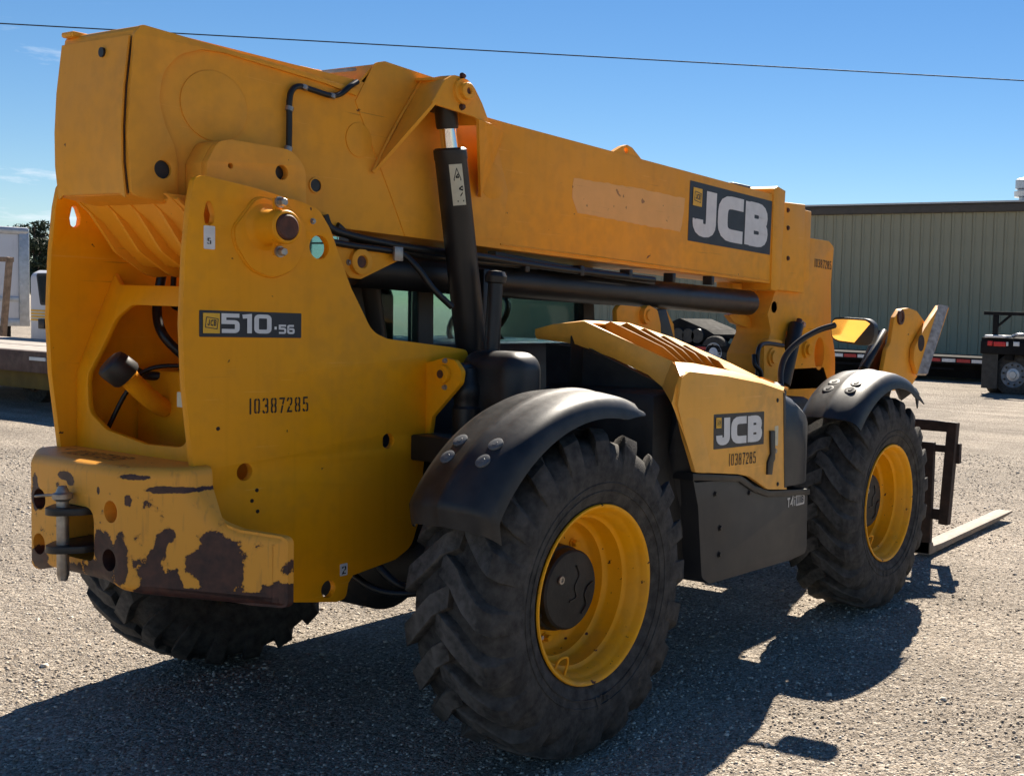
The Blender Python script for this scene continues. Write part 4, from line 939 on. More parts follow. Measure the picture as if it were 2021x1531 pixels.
# black front end cap, curving inward
c0 = [[(1.547,1.341)][0], [(1.58,0.847)][0]]
def endcap():
    x0 = [(1.569,1.013)][0][0]; rows = []
    for (dx, y, zt, zb) in ((-.02, -1.130, 1.337, .865), (.10, -1.132, 1.300, .860), (.22, -1.118, 1.250, .855), (.30, -1.09, 1.205, .853), (.345, -1.02, 1.17, .852), (.36, -.85, 1.17, .852), (.36, -.45, 1.20, .852)):
        zm = zt-.05
        rows.append([(x0+dx, y, zb), (x0+dx, y, zb+(zm-zb)*.5), (x0+dx, y, zm), (x0+dx-.012, y+.03, zt-.012), (x0+dx-.03, y+.08, zt), (x0+dx-.10, max(y+.12, y+.3 if y > -.9 else y+.15), zt+.03), (x0+dx-.16, -.62, 1.36-.2*(dx+.02))])
    return surf('end_cap', rows, 'grey', hood, .008, 50)
endcap()
# lower side box
lo_ = [(0.758,1.007),(0.776,0.97,0.03),(1.16,0.944,0.03),(1.303,0.878,0.04),(1.452,0.836),(1.845,0.804,0.03),(1.857,0.489,0.04),(1.682,0.479),(0.923,0.501,0.05),(0.858,0.54,0.04),(0.813,0.86)]
lb = plate('lower_box', lo_, -1.115, -.45, 'grey', TH, bevel=.025, seg=4)
plate('box_rim', [(0.75,1.013),(1.16,0.961,0.03),(1.284,0.9,0.04),(1.432,0.859),(1.851,0.82),(1.853,0.788),(1.423,0.83),(1.276,0.872,0.04),(1.143,0.934,0.03),(0.752,0.982)], -1.126, -.9, 'black', lb, bevel=.004)
# door latch
la = plate('latch', [(1.384,1.151),(1.429,1.148),(1.438,1.013),(1.424,0.998),(1.413,0.94),(1.368,0.945),(1.369,1.003),(1.396,1.041)], -1.146, -1.133, 'black', hood, bevel=.003)
quad('latch_label', (1.44,-1.135,1.074), (1, 0, 0), (0, 0, 1), .035, .095, 'cream', hood)
bolt('latch_bolt', (1.452,-1.135,1.049), (0, -1, 0), .010, .008, 'steel', hood)
# intake box behind the arch and snorkel pipe
bm = bmesh.new(); box_bm(bm, .05, .25, -.74, -.42, 1.12, 1.52, .075, 6); finish(bm, 'intake_box', 'plastic', TH, 45)
pp = Vector((0.236,-0.45,1.557)); pt_ = Vector((0.248,-0.45,1.792))
lathe('exhaust_pipe', [(-.25, 0), (-.25, .030), (0, .032), ((pt_-pp).length, .030), ((pt_-pp).length+.005, .042), ((pt_-pp).length+.03, .046), ((pt_-pp).length+.05, .036), ((pt_-pp).length+.055, 0)], pp, pt_-pp, 'black', TH, 24)
box('post', *sorted(([(0.424,1.795)][0][0], [(0.462,1.797)][0][0])), -.22, -.18, 1.4, 1.86, 'black', TH, .005)

# ---- cab on the left side
cab = box('cab_base', .10, 1.85, .28, 1.18, .72, 1.52, 'black', TH, .04)
CBY = .26
for (x0, x1) in ((.10, .22), (.50, .60), (.86, .96), (1.74, 1.84)):
    bar('cab_pillar', ((x0+x1)/2, CBY+.03, 1.45), ((x0+x1)/2+(-.05 if x0 > 1.5 else .02), CBY+.06, 2.40), x1-x0, .07, 'black', cab, up=(0, 1, 0))
    bar('cab_pillar', ((x0+x1)/2, 1.15, 1.45), ((x0+x1)/2+(-.05 if x0 > 1.5 else .02), 1.12, 2.40), .06, .07, 'black', cab, up=(0, 1, 0))
box('cab_roof', .08, 1.80, .27, 1.16, 2.36, 2.46, 'black', cab, .04)
for (x0, x1) in ((.22, .50), (.60, .86), (.96, 1.74)):
    for y in (CBY+.035, 1.14): box('cab_window', x0, x1, y, y+.006, 1.52, 2.36, 'glass', cab, 0)
box('cab_window', .12, .126, .36, 1.06, 1.52, 2.36, 'glass', cab, 0)
box('cab_window', 1.80, 1.806, .36, 1.06, 1.30, 2.36, 'glass', cab, 0)
box('seat', .42, .62, .52, .98, 1.30, 1.78, 'seat', cab, .05); box('seat_cushion', .55, 1.0, .50, 1.0, 1.25, 1.38, 'seat', cab, .05)
bm = bmesh.new(); wc = Vector((1.28, .62, 1.63)); wa = Vector((-.75, 0, .65)).normalized(); wu = wa.orthogonal().normalized(); wv = wa.cross(wu)
tube_bm(bm, [wc+(wu*math.cos(2*PI*k/24)+wv*math.sin(2*PI*k/24))*.18 for k in range(25)], .016, 10, False)
for k in range(3): obox_bm(bm, wc, wc+(wu*math.cos(2*PI*k/3)+wv*math.sin(2*PI*k/3))*.17, .03, .012)
obox_bm(bm, wc, wc-wa*.4, .06, .06)
finish(bm, 'steering_wheel', 'black', cab, 40)
bm = bmesh.new()
for k in range(7): obox_bm(bm, (.205, .36+.1*k, 1.52), (.205, .36+.1*k, 2.34), .008, .008)
for k in range(8): obox_bm(bm, (.205, .34, 1.56+.1*k), (.205, 1.02, 1.56+.1*k), .008, .008)
finish(bm, 'window_guard', 'black', cab, 0)

# ---- mirror
arm = [(1.8,-0.968,1.303), (1.84,-0.939,1.404), (1.9,-0.936,1.494), (1.98,-0.974,1.569), (2.06,-1.035,1.624), (2.1,-1.112,1.654)]
tube('mirror_arm', arm, .016, 'black', TH, 12)
mo = [(-1.079,1.645,0.05),(-1.089,1.693,0.06),(-1.151,1.697,0.02),(-1.288,1.693,0.06),(-1.329,1.666,0.08),(-1.329,1.608,0.05),(-1.311,1.555,0.08),(-1.244,1.555,0.04),(-1.127,1.566,0.06),(-1.084,1.583,0.08)]
mh = plate('mirror_housing', mo, 2.12, 2.17, 'plastic', TH, axis='X', bevel=.010, seg=3)
cy_ = sum(p[0] for p in mo)/len(mo); cz_ = sum(p[1] for p in mo)/len(mo)
mg = plate('mirror_glass', [((p[0]-cy_)*.90, (p[1]-cz_)*.86, .04) for p in mo], 0, .004, 'mirror', mh, axis='X', bevel=0)
mg.location = (2.112, cy_, cz_); mg.rotation_euler = (0, R(-6), R(7))

# ---- front bracket between boom and hood
fb = plate('front_bracket', [(1.458,1.698,0.02),(1.487,1.725,0.03),(1.685,1.718),(1.745,1.73,0.04),(1.827,1.705,0.03),(1.859,1.627),(1.875,1.488),(1.594,1.491),(1.47,1.598)], -.17, -.14, 'boomy', TH, bevel=.004)
c = [(1.705,1.676)][0]; lathe('bracket_pin', [(0, .05), (.03, .048), (.03, .03), (.04, .028), (.04, 0)], (c[0], -.17, c[1]), (0, -1, 0), 'boomy', fb, 24)
plate('bracket_strut', [(1.817,1.704),(1.924,1.712),(2.045,1.486),(1.875,1.483)], -.16, -.10, 'black', fb, bevel=.004)
plate('bracket_strut', [(2.039,1.717),(2.09,1.707),(2.166,1.627),(2.193,1.48),(2.131,1.481)], -.05, -.02, 'boomy', fb, bevel=.004)

# ---- quick hitch and fork carriage at the front
qh = plate('quick_hitch', [(4.378,1.776,0.06),(4.213,1.765,0.05),(4.121,1.7,0.05),(4.075,1.53,0.04),(4.01,1.481,0.04),(3.915,1.203),(4.437,1.182),(4.618,1.302),(4.545,1.438,0.05),(4.589,1.579,0.08),(4.762,1.643),(4.532,1.757,0.05)], -.58, -.55, 'boomy', TH, bevel=.005)
plate('quick_hitch', [(4.617,1.778,0.06),(4.447,1.767,0.05),(4.352,1.7,0.05),(4.305,1.525,0.04),(4.238,1.474,0.04),(4.14,1.188),(4.678,1.166),(4.864,1.29),(4.79,1.43,0.05),(4.835,1.575,0.08),(5.013,1.642),(4.776,1.758,0.05)], -.48, -.45, 'boomy', TH, bevel=.005)
c = [(4.221,1.709)][0]; lathe('hitch_pin', [(0, .055), (.015, .053), (.015, .035), (.008, .033), (.008, 0)], (c[0], -.58, c[1]), (0, -1, 0), 'rustpin', qh, 24)
wd = plate('hitch_wedge', [(4.598,1.633),(4.885,1.806,0.01),(5.079,1.791),(4.692,1.306),(4.495,1.301,0.02),(4.409,1.398,0.05),(4.418,1.497,0.06)], -.62, -.585, 'boomy', qh, bevel=.004)
c = [(4.539,1.526)][0]; lathe('wedge_hole', [(.0, .06), (.002, .06), (.0025, 0)], (c[0], -.62, c[1]), (0, -1, 0), 'rust', qh, 24)
pd = [(4.863,1.814),(5.026,1.786),(4.643,1.301),(4.494,1.305)]
pdo = []
x_off = -.05
surf('hitch_pad', [[Vector((pd[0][0], -.62, pd[0][1])), Vector((pd[0][0]+.06, -.675, pd[0][1]-.01))], [Vector((pd[3][0], -.62, pd[3][1])), Vector((pd[3][0]+.06, -.675, pd[3][1]))]], 'pad', qh, .035)
cyl('hitch_ram', (3.82,-0.5,1.35), (4.147,-0.5,1.602), .028, 'black', TH, 18)
plate('hitch_arm', [(3.918,1.321),(4.202,1.612),(4.275,1.601),(4.232,1.294)], -.46, -.40, 'black', TH, bevel=.004)
CX = 4.30
crg = bar('carriage_bar', (CX, -1.0, .955), (CX, 1.0, .955), .07, .07, 'rust', TH)
bar('carriage_rail', (CX, -.96, .80), (CX, .96, .80), .05, .05, 'rust', crg)
bar('carriage_rail', (CX, -.94, .335), (CX, .94, .335), .06, .075, 'rust', crg)
for y in (-.985, .985):
    bar('carriage_post', (CX-.01, y, .99), (CX-.02, y*.965, .27), .07, .07, 'rust', crg, up=(0, 1, 0))
    bar('carriage_stop', (CX+.03, y*1.03, .84), (CX+.03, y*1.03, .70), .05, .03, 'rust', crg, up=(0, 1, 0))
for y in (-.80, .45):
    f_ = bar('fork_shank', (CX-.03, y, .05), (CX-.03, y, .84), .12, .05, 'rust', TH, up=(1, 0, 0))
    fk = plate('fork_blade', [(CX-.055, .045), (CX+1.5, .075), (CX+1.82, .095), (CX+1.84, .105), (CX+1.82, .112), (CX+.2, .095), (CX+.02, .10), (CX-.0, .13), (CX-.055, .13)], y-.065, y+.065, 'forkst', f_, bevel=.004)
    if y > 0: bar('fork_hook', (CX-.03, y, .84), (CX+.04, y, .86), .10, .05, 'rust', f_)
box('carriage_link', 3.4, 4.24, -.30, .30, .40, .90, 'under', TH, .05)
plate('boom_arm', [(3.2, 1.35), (3.95, 1.35), (4.25, .95), (4.25, .35), (3.9, .4), (3.6, .9), (3.2, 1.1)], -.13, .13, 'boomy', TH, bevel=.01)

# ---- decals and stencilled numbers on the machine
FY = Vector((0, -1, 0)); XD = (1, 0, 0); ZU = (0, 0, 1)
def ycorner(a, b): return a, b
# rear model plate
d0 = Vector((-1.053,-0.39,1.572)); d1 = Vector((-0.663,-0.39,1.567)); d2 = Vector((-1.053,-0.39,1.658))
xd = (d1-d0).normalized(); W_ = (d1-d0).length; H_ = (d2-d0).length
dc = quad('model_decal', d0+Vector((0, -.0005, 0)), xd, ZU, W_, H_, 'decalblk', TH, .0012)
def badge(org, xd, up, s, parent): jcb_badge(org, xd, up, s, parent)
badge(d0+xd*.012+Vector((0, -.0005, .012)), xd, ZU, H_*.76, dc)
o_ = d0+xd*(H_*.90)+Vector((0, -.0015, .014))
lettering('model_number', '510', o_, xd, ZU, W_*.49, H_*.74, 'white', dc, .21, gap=.10)
lettering('model_number', '-', o_+xd*W_*.515, xd, ZU, W_*.03, H_*.74, 'white', dc, .16)
lettering('model_number', '56', o_+xd*W_*.562, xd, ZU, W_*.165, H_*.36, 'white', dc, .22, gap=.10)
# boom logo
def logo(p00, p10, p01, y, parent, s_badge=.24):
    p00, p10, p01 = Vector(p00), Vector(p10), Vector(p01)
    xd = (p10-p00); W_ = xd.length; xd.normalize(); up = (p01-p00); H_ = up.length; up.normalize()
    l = quad('logo_decal', p00, xd, up, W_, H_, 'decalblk', parent, .0012)
    lettering('logo_letters', 'JCB', p00+xd*W_*.045+up*H_*.11+Vector((0, -.0012, 0)), xd, up, W_*.915, H_*.78, 'white', l, .285, gap=.075)
    badge(p00+xd*W_*.035+up*H_*.60+Vector((0, -.0014, 0)), xd, up, H_*.30, l)
logo((2.065,-0.196,2.098), (3.004,-0.196,2.074), (2.074,-0.196,2.433), 0, boom if 0 else TH)
logo((0.892,-1.135,1.104), (1.336,-1.135,1.092), (0.887,-1.135,1.258), 0, TH)
def number(p0, p1, h, parent, up=ZU, wt=.115):
    p0, p1 = Vector(p0), Vector(p1)
    lettering('stencil_number', '10387285', p0, p1-p0, up, (p1-p0).length, h, 'stencil', parent, wt, STEN, .15, .0014)
number((-0.87,-0.39,1.311), (-0.631,-0.39,1.307), .054, TH)
number((1.024,-1.135,1.018), (1.265,-1.135,1.008), .056, TH)
number((3.749,-0.131,2.035), (4.009,-0.131,2.027), .060, TH)
quad('label', (-1.037,-0.39,1.854), XD, ZU, .040, .075, 'white', TH)
lettering('label_scribble', '5', Vector((-1.026,-0.39,1.87))+Vector((0, -.001, 0)), XD, ZU, .014, .02, 'stencil', TH, .12, STEN)
quad('tie_down_label', (-0.486,-0.39,0.69), XD, ZU, .034, .045, 'white', TH)
lettering('tie_down_mark', '2', Vector((-0.479,-0.39,0.696))+Vector((0, -.001, 0)), XD, ZU, .02, .03, 'stencil', TH, .14, STEN)
t0 = Vector((1.624,-1.116,0.752))
lettering('tier_mark', 'T4i', t0, XD, ZU, .085, .046, 'alu', TH, .2)
tq = quad('tier_box', t0+Vector((.092, -.001, -.004)), XD, ZU, .09, .054, 'alu', TH)
lettering('tier_mark', 'IIIB', t0+Vector((.10, -.0022, .004)), XD, ZU, .074, .038, 'decalblk', TH, .16)
# ---- weld beads where plates meet, seams and small fixings
def weld(pts, r=.005, par=TH, m='boomy'): tube('weld_bead', pts, r, m, par, 6, True, 6)
weld([(x, -BW-.002, z+.004) for x, z in ((.55, 1.972), (1.2, 1.955), (2.0, 1.934), (3.0, 1.908))], .004)
weld([(-0.192,-0.21,2.205), (-0.08,-0.21,2.398), (0.057,-0.21,2.606)], .006)
weld([(0.394,-0.208,2.171), (0.457,-0.208,2.316), (0.534,-0.208,2.466)], .006)
bl_ = rnd(boss, 5); weld([(u, -PLY-.001, v) for u, v in bl_+bl_[:1]], .006, TH, 'yellow')
for z in (.62, .74): bolt('box_bolt', (1.0, -1.115, z), (0, -1, 0), .012, .010, 'black', lb)
for x in (.95, 1.25, 1.55): bolt('box_bolt', (x, -1.116, .90-.03*(x > 1.2)), (0, -1, 0), .010, .008, 'black', lb)
hg = [(0.841,1.025),(0.84,1.047)]
for q in [(0.799,1.051),(1.624,0.757)][:1]: bolt('panel_screw', (q[0], -1.135, q[1]), (0, -1, 0), .009, .006, 'black', hood)
for q in [(1.459,1.292),(1.486,0.886)]: bolt('panel_screw', (q[0], -1.135, q[1]), (0, -1, 0), .008, .005, 'black', hood)
plate('cap_seam', [(1.513,1.326),(1.533,1.325),(1.575,0.858),(1.554,0.861)], -1.1372, -1.134, 'black', hood, bevel=0)
for x in (.35, .7, 1.1, 1.5, 1.9, 2.3): box('hose_clamp', x, x+.03, -.215, -.15, 1.86, 1.91, 'black', TH, .004)

# ================================================================== background
# ---- metal building at the end of the yard
BX = 33.0
bld = thing('metal_building', 'long olive metal clad building with brown eave trim across the back', 'building', (BX, 0, 0))
def B_(name, x0, x1, y0, y1, z0, z1, m, par=None, bev=0): return box(name, x0, x1, y0, y1, z0, z1, m, par or bld, bev)
EZ = 5.50; Y0, Y1 = -14.0, 30.0
B_('wall', .06, 18, Y0, Y1, 0, EZ-.05, 'wall')
pw = .36
bm = plate_bm([(0, 0), (pw-.02, 0), (pw-.02, .02), (pw-.06, .055), (pw-.10, .055), (pw-.14, .02), (0, .02)], .12, EZ-.2, (), 'Z', 0)
for v in bm.verts: v.co = Vector((.06-v.co.y, v.co.x, v.co.z))
pm = bpy.data.meshes.new('cladding_panel'); bmesh.ops.recalc_face_normals(bm, faces=bm.faces[:]); bm.to_mesh(pm); bm.free(); pm.materials.append(M['wall'])
y = 2.0; k = 0
while y < 26:
    o = bpy.data.objects.new('cladding_panel', pm); COL.objects.link(o); o.parent = bld; o.location = (0, y, 0); y += pw
B_('eave_trim', -.10, .20, Y0-.1, Y1+.1, EZ-.28, EZ, 'trim', bev=.02)
B_('base_trim', -.03, .1, Y0, Y1, 0, .22, 'trim')
rf = plate('roof', [(-.2, EZ+.005), (9, EZ+.9), (18.3, EZ+.005), (18.3, EZ+.06), (9, EZ+.96), (-.2, EZ+.06)], Y0-.2, Y1+.2, 'roof', bld, bevel=0)
vp_ = Vector((36,8.382,6.071))
lathe('roof_vent', [(-1.2, 0), (-1.2, .22), (-.1, .22), (-.08, .38), (.1, .40), (.12, .28), (.16, .28), (.2, .36), (.5, .36), (.56, .25), (.56, 0)], (vp_.x-BX, vp_.y, vp_.z), (0, 0, 1), 'alu', rf, 20)

# ---- trailers and vehicles
def wheel_bm(bm, c, r, w_, axis=(0, 1, 0), n=28):
    lathe_bm(bm, [(-w_/2, r*.58), (-w_/2-.01, r*.75), (-w_/2+.02, r*.96), (-w_/2+.06, r), (w_/2-.06, r), (w_/2-.02, r*.96), (w_/2+.01, r*.75), (w_/2, r*.58)], c, axis, n)
def truck_wheel(par, c, r=.5, w_=.3, axis=(0, 1, 0), rim='alu'):
    bm = bmesh.new(); wheel_bm(bm, (0, 0, 0), r, w_, axis); t = finish(bm, 'wheel', 'rubber', par, 40); t.location = c
    lathe('rim', [(-w_/2+.0, r*.60), (-w_/2-.015, r*.57), (-w_/2+.03, r*.52), (-w_/2+.08, r*.42), (-w_/2+.03, r*.36), (-w_/2-.02, r*.30), (-w_/2-.03, r*.18), (-w_/2-.05, r*.16), (-w_/2-.05, 0)], (0, 0, 0), axis, rim, t, 28)
    for k in range(10):
        a = 2*PI*k/10; u = Vector(axis).orthogonal().normalized(); v = Vector(axis).cross(u)
        p = Vector(axis)*(-w_/2+.015)+(u*math.cos(a)+v*math.sin(a))*r*.46
        lathe('rim_hole', [(0, 0), (-.035, 0), (-.035, r*.05), (0, r*.05)], p, axis, 'black', t, 10)
    return t
# long black flatbed in front of the building (runs along Y)
fx = 27.6
fl = thing('flatbed_trailer', 'long black flatbed trailer with red and white reflective tape before the building', 'trailer', (fx, 0, 0))
dz = [(13.909,0.614)][0][1]
box('deck', -1.2, 1.3, 6.2, 19.0, dz-.10, dz+.10, 'darkeq', fl, .02)
box('frame_beam', -.5, -.35, 6.2, 19.0, dz-.5, dz-.1, 'darkeq', fl, .02); box('frame_beam', .35, .5, 6.2, 19.0, dz-.5, dz-.1, 'darkeq', fl, .02)
ty0 = 6.3
while ty0 < 18.8:
    k = int(round((ty0-6.3)/.42)); 
    if k % 7 < 5: box('reflector', -1.216, -1.198, ty0, ty0+.38, dz-.045, dz+.045, 'taper' if k % 2 else 'tapew', fl, 0)
    ty0 += .42
wy = [(13.553,0.312)][0]
for yy in (wy[0], wy[0]+1.3): truck_wheel(fl, (-1.05, yy, .5), .5, .28, (1, 0, 0), 'whitewall'); truck_wheel(fl, (1.1, yy, .5), .5, .28, (-1, 0, 0), 'whitewall')
box('landing_gear', -.4, -.2, 9.0, 9.2, .0, dz-.3, 'darkeq', fl, .01); box('side_skirt', -1.1, -1.06, 7.2, 12.5, .35, dz-.2, 'darkeq', fl, .01)
# covered load on its deck
ld = thing('tarped_load', 'dark lumpy tarp covered load on the long black flatbed', 'load', (fx, 0, dz+.10))
lp_ = [(16.716,1.111),(16.61,1.386),(16.308,1.506),(15.773,1.332),(15.321,1.189),(15.021,1.043),(13.583,1.093),(13.49,0.974),(16.708,0.856)]
bm = plate_bm([(y, max(0, z-dz-.10), .15) for y, z in lp_], -.9, .9, (), 'X', bevel=.08, seg=3); finish(bm, 'tarp', 'darkeq', ld, 40)
for k, px_ in enumerate([(16.297,1.157),(15.917,1.138),(15.579,1.102)]): lathe('roll', [(0, 0), (0, .22), (.06, .24), (1.6, .24), (1.6, 0)], (-1.0, px_[0], .26), (1, 0, 0), 'plastic', ld, 18)

# second flatbed, tail end at the right edge
tx = 22.6
rt = thing('black_trailer', 'black flatbed trailer tail with a headboard frame and red lights at the right edge', 'trailer', (tx, 0, 0))
tz = [(4.609,1.268)][0][1]; yl = [(5.115,0.919)][0][0]
box('deck', -.05, 9.0, yl-2.5, yl, tz-.06, tz+.06, 'darkeq', rt, .02)
box('rear_bumper', -.1, .05, yl-2.5, yl, tz-.32, tz-.02, 'darkeq', rt, .02)
box('frame_beam', 0, 9.0, yl-2.0, yl-1.8, tz-.45, tz-.05, 'darkeq', rt, .02); box('frame_beam', 0, 9, yl-.75, yl-.55, tz-.45, tz-.05, 'darkeq', rt, .02)
hz = [(4.637,1.897)][0][1]
box('headboard_rail', -.02, .10, yl-3.2, yl-.02, hz-.05, hz+.03, 'darkeq', rt, .01)
py_ = [(4.818,1.635)][0][0]; box('headboard_post', 0, .10, py_-.06, py_+.06, tz, hz-.05, 'darkeq', rt, .01)
bar('headboard_brace', (.05, py_, hz-.35), (.05, py_-.35, hz-.04), .06, .05, 'darkeq', rt)
for px0, px1, py0, py1, m_ in ((1949,1959,673,682,'redlens'), (1961,1985,674,683,'redlens'), (1986,1990,674,683,'tapew'), (2000,2012,674,683,'tapew')):
    pass
for a_, b_, m_ in (([(4.937,1.139)][0], [(4.821,1.249)][0], 'redlens'), ([(4.792,1.133)][0], [(4.509,1.238)][0], 'redlens'), ([(4.493,1.146)][0], [(4.449,1.24)][0], 'tapew'), ([(4.327,1.152)][0], [(4.189,1.25)][0], 'tapew')):
    box('tail_light', -.13, -.098, min(a_[0], b_[0]), max(a_[0], b_[0]), min(a_[1], b_[1]), max(a_[1], b_[1]), m_, rt, .004)
box('white_strap', -.2, .3, yl-.62, yl-.12, tz+.06, tz+.12, 'tapew', rt, .02)
bm = bmesh.new(); tube_bm(bm, [(.1, yl-.7, tz+.10), (.0, yl-.9, tz+.15), (.2, yl-1.2, tz+.10), (.1, yl-1.6, tz+.14), (.2, yl-2.2, tz+.1)], .04, 8); finish(bm, 'chain', 'alu', rt, 40)
wc_ = [(4.377,0.482)][0]
for i, xx in enumerate((.55, 1.8)):
    truck_wheel(rt, (xx, yl-.2, .5), .5, .28, (0, -1, 0)); truck_wheel(rt, (xx, yl-2.3, .5), .5, .28, (0, 1, 0))
truck_wheel(rt, (.25, wc_[0], wc_[1] if wc_[1] > .4 else .5), .5, .25, (1, 0, 0))
box('mud_flap', .0, .02, yl-.40, yl-.02, .15, tz-.3, 'plastic', rt, 0)

# ---- left: rusty flatbed, white box trailer, white van
lx = 5.6
lf = thing('rusty_flatbed', 'low rusty flatbed trailer with a bleached wooden deck at the left edge', 'trailer', (lx, 0, 0))
dz = [(13.39,0.881)][0][1]
ye = 11.3
for k in range(8): box('deck_plank', .02+.30*k, .30+.30*k, ye, 22, dz-.05, dz-.003*(k % 3), 'deck', lf, .008)
zr0, zr1 = [(13.395,0.579)][0][1], dz
box('side_rail', -.06, .0, ye, 22, zr0, zr1-.005, 'rustrail', lf, .01)
q0, q1 = [(13.026,0.798)][0], [(12.672,0.751)][0]
box('white_marker', -.074, -.058, min(q0[0], q1[0])-.05, max(q0[0], q1[0]), min(q0[1], q1[1]), max(q0[1], q1[1]), 'tapew', lf, 0)
zo0 = [(13.591,0.304)][0][1]
box('frame_beam', .25, .45, ye+.3, 22, zo0, zr0+.01, 'ochre', lf, .01); box('frame_beam', 1.9, 2.1, ye+.3, 22, zo0, zr0+.01, 'ochre', lf, .01)
for yy in (13.2, 14.5): truck_wheel(lf, (.9, yy, .42), .42, .26, (1, 0, 0), 'rustrail'); truck_wheel(lf, (2.3, yy, .42), .42, .26, (-1, 0, 0), 'rustrail')
box('bracing', .5, 1.8, 12.0, 12.3, zo0-.05, zr0, 'rustrail', lf, .01)

wx = 10.6
q = [(22.574,3.085)][0]; yr = q[0]; zt = q[1]; zb = .95
wt = thing('box_trailer', 'white box trailer with aluminium corner posts behind the rusty flatbed', 'trailer', (wx, yr, 0), R(72))
box('wall', .0, 2.4, .02, 9, zb, zt-.02, 'whitewall', wt, .03)
box('corner_post', -.04, .10, 0, .20, zb, zt-.06, 'alu', wt, .03)
box('top_rail', -.05, .1, 0, 9, zt-.16, zt, 'alu', wt, .05)
r0, r1 = [(22.963,1.479)][0][1], [(22.961,1.589)][0][1]
box('rub_rail', -.03, .02, .20, 9, r0, r1, 'alu', wt, .01)
box('bottom_rail', -.03, .05, 0, 9, zb, zb+.16, 'alu', wt, .01)
k = 1.6
while k < 8: box('panel_seam', -.012, .01, k, k+.03, zb+.16, zt-.16, 'alu', wt, 0); k += 1.2
for i in range(9): lathe('rivet', [(0, .02), (.012, .015), (.012, 0)], (-.04, .16, zb+.3+i*.2), (-1, 0, 0), 'alu', wt, 8)
box('chassis', .3, 2.2, .3, 9, zb-.3, zb, 'darkeq', wt, .01)
for yy in (2.0, 3.3): truck_wheel(wt, (.4, yy, .48), .48, .28, (1, 0, 0)); truck_wheel(wt, (2.0, yy, .48), .48, .28, (-1, 0, 0))
# wooden frame leaning on it
off = Vector((8.6, yr, .035))
wf = thing('wooden_frame', 'weathered wooden frame leaning against the white box trailer', 'frame', off)
a_ = Vector((8.6,19.47,2.341)); b_ = Vector((8.6,19.675,0.837)); b_ = a_+(b_-a_)*1.9; b_.z = .04
dl = Vector((-.35, .95, 0))*1.5
bar('upright', b_-off, a_-off, .09, .09, 'wood', wf, up=(1, 0, 0)); bar('upright', b_-off+dl, a_-off+dl, .09, .09, 'wood', wf, up=(1, 0, 0))
bar('top_rail', a_-off+Vector((.05, 0, -.04)), a_-off+dl+Vector((.05, 0, -.04)), .09, .08, 'wood', wf, up=(1, 0, 0))
# white van
vx = 8.4
vn = thing('white_van', 'white van with yellow side stripes beside the box trailer', 'van', (vx, 0, 0))
zr = [(18.135,2.102)][0][1]; yv0 = [(17.538,1.498)][0][0]; yv1 = [(18.379,1.479)][0][0]; zb2 = .45
vb = finish(plate_bm([(.0, zb2, .1), (.0, zr-.08, .15), (.15, zr, .1), (1.7, zr, .2), (1.75, zb2, .1)], yv0-2.2, yv1, (), 'Y', .04), 'body', 'whitewall', vn, 40)
s0 = [(18.346,1.396)][0][1]; s1 = [(18.35,1.173)][0][1]
for i in range(4):
    za = s1+(s0-s1)*(i+.15)/4; box('stripe', -.012, .0, yv0-2.0, yv1-.02, za, za+(s0-s1)/4*.55, 'decaly', vn, 0)
g = [(18.12,1.992),(17.726,1.996),(17.732,1.521),(17.995,1.515)]
plate('side_window', [(u, v, .05) for u, v in g], -.014, .0, 'glass', vn, axis='X', bevel=0)
plate('window_frame', [(g[0][0]+.06, g[0][1]+.05, .06), (g[1][0]-.06, g[1][1]+.05, .06), (g[2][0]-.06, g[2][1]-.05, .06), (g[3][0]+.06, g[3][1]-.05, .06)], -.010, .0, 'black', vn, axis='X', bevel=0)
h_ = [(18.098,1.218),(17.902,1.039)]; box('door_handle', -.03, .0, min(h_[0][0], h_[1][0]), max(h_[0][0], h_[1][0]), min(h_[0][1], h_[1][1]), max(h_[0][1], h_[1][1]), 'black', vn, .01)
box('bumper', -.06, .02, yv0-2.2, yv1, .35, .55, 'darkeq', vn, .03)
for yy in (yv0-1.2, yv1-.6): truck_wheel(vn, (.1, yy, .38), .38, .24, (1, 0, 0)); truck_wheel(vn, (1.9, yy, .38), .38, .24, (-1, 0, 0))

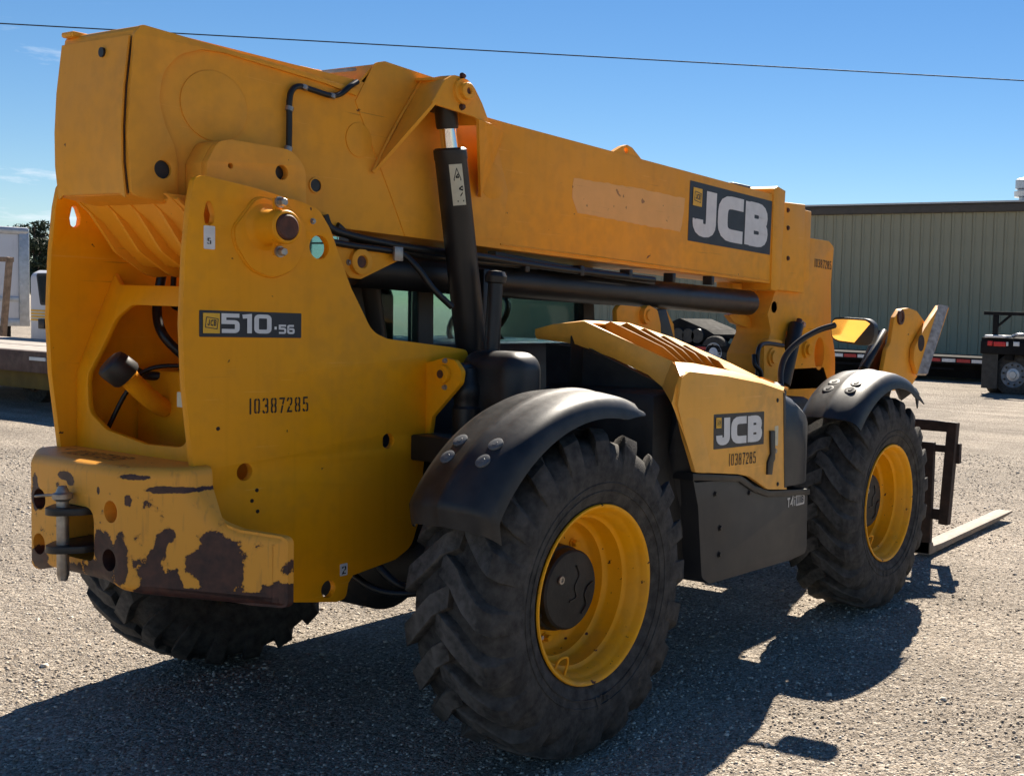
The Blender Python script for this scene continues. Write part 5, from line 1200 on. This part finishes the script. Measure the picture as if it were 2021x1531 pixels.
# ---- pine trees beyond
def tree(loc, h, rad, seed, label):
    rng = np.random.RandomState(seed)
    t = thing('pine_tree', label, 'tree', loc)
    lathe('trunk', [(0, h*.035), (h*.3, h*.025), (h*.95, h*.006), (h*.96, 0)], (0, 0, 0), (0, 0, 1), 'bark', t, 10)
    bm = bmesh.new()
    for k in range(16):
        z = h*(.3+.6*rng.rand()); a = rng.rand()*2*PI; l = rad*(1.05-.75*(z/h))
        tube_bm(bm, [(0, 0, z), (l*.5*math.cos(a), l*.5*math.sin(a), z+.1*l), (l*math.cos(a), l*math.sin(a), z+.25*l)], h*.006, 5, True, 3)
    finish(bm, 'limbs', 'bark', t, 40)
    n = 9000; cl = 46
    cz = h*(.28+.70*rng.rand(cl)); ca = rng.rand(cl)*2*PI; cr_ = rad*(1.1-.8*cz/h)*rng.rand(cl)**.5
    cc = np.stack([cr_*np.cos(ca), cr_*np.sin(ca), cz], 1); cs = rad*(.16+.20*rng.rand(cl))
    idx = rng.randint(0, cl, n); d = rng.randn(n, 3); d /= np.linalg.norm(d, axis=1)[:, None]
    P = cc[idx]+d*(cs[idx]*rng.rand(n)**.4)[:, None]*np.array([1, 1, .6])
    s = h*.012*(.6+.9*rng.rand(n)); U = rng.randn(n, 3); U /= np.linalg.norm(U, axis=1)[:, None]; W = np.cross(U, rng.randn(n, 3)); W /= np.linalg.norm(W, axis=1)[:, None]
    V = np.stack([P+U*s[:, None]*1.6, P+W*s[:, None]*.55, P-U*s[:, None]*1.6, P-W*s[:, None]*.55], 1).reshape(-1, 3)
    me = bpy.data.meshes.new('crown'); me.from_pydata(V.tolist(), [], [(4*i, 4*i+1, 4*i+2, 4*i+3) for i in range(n)]); link(me, 'crown', 'leaf', t, 0)
p = Vector((34,65.55,1.725))
tree((34, p.y+.6, 0), [(65.496,5.507)][0][1]+.3, 2.2, 3, 'dark pine between the white box trailer and the telehandler')

# ---- overhead power cable
c0 = Vector((9,23.621,7.276)); c1 = Vector((26,2.686,7.51))
pts = [c0.lerp(c1, t/20)-Vector((0, 0, .0)) for t in range(21)]
tag(tube('power_cable', pts, .014, 'cable', None, 8, False), 'thin dark overhead power cable crossing the blue sky', 'cable')
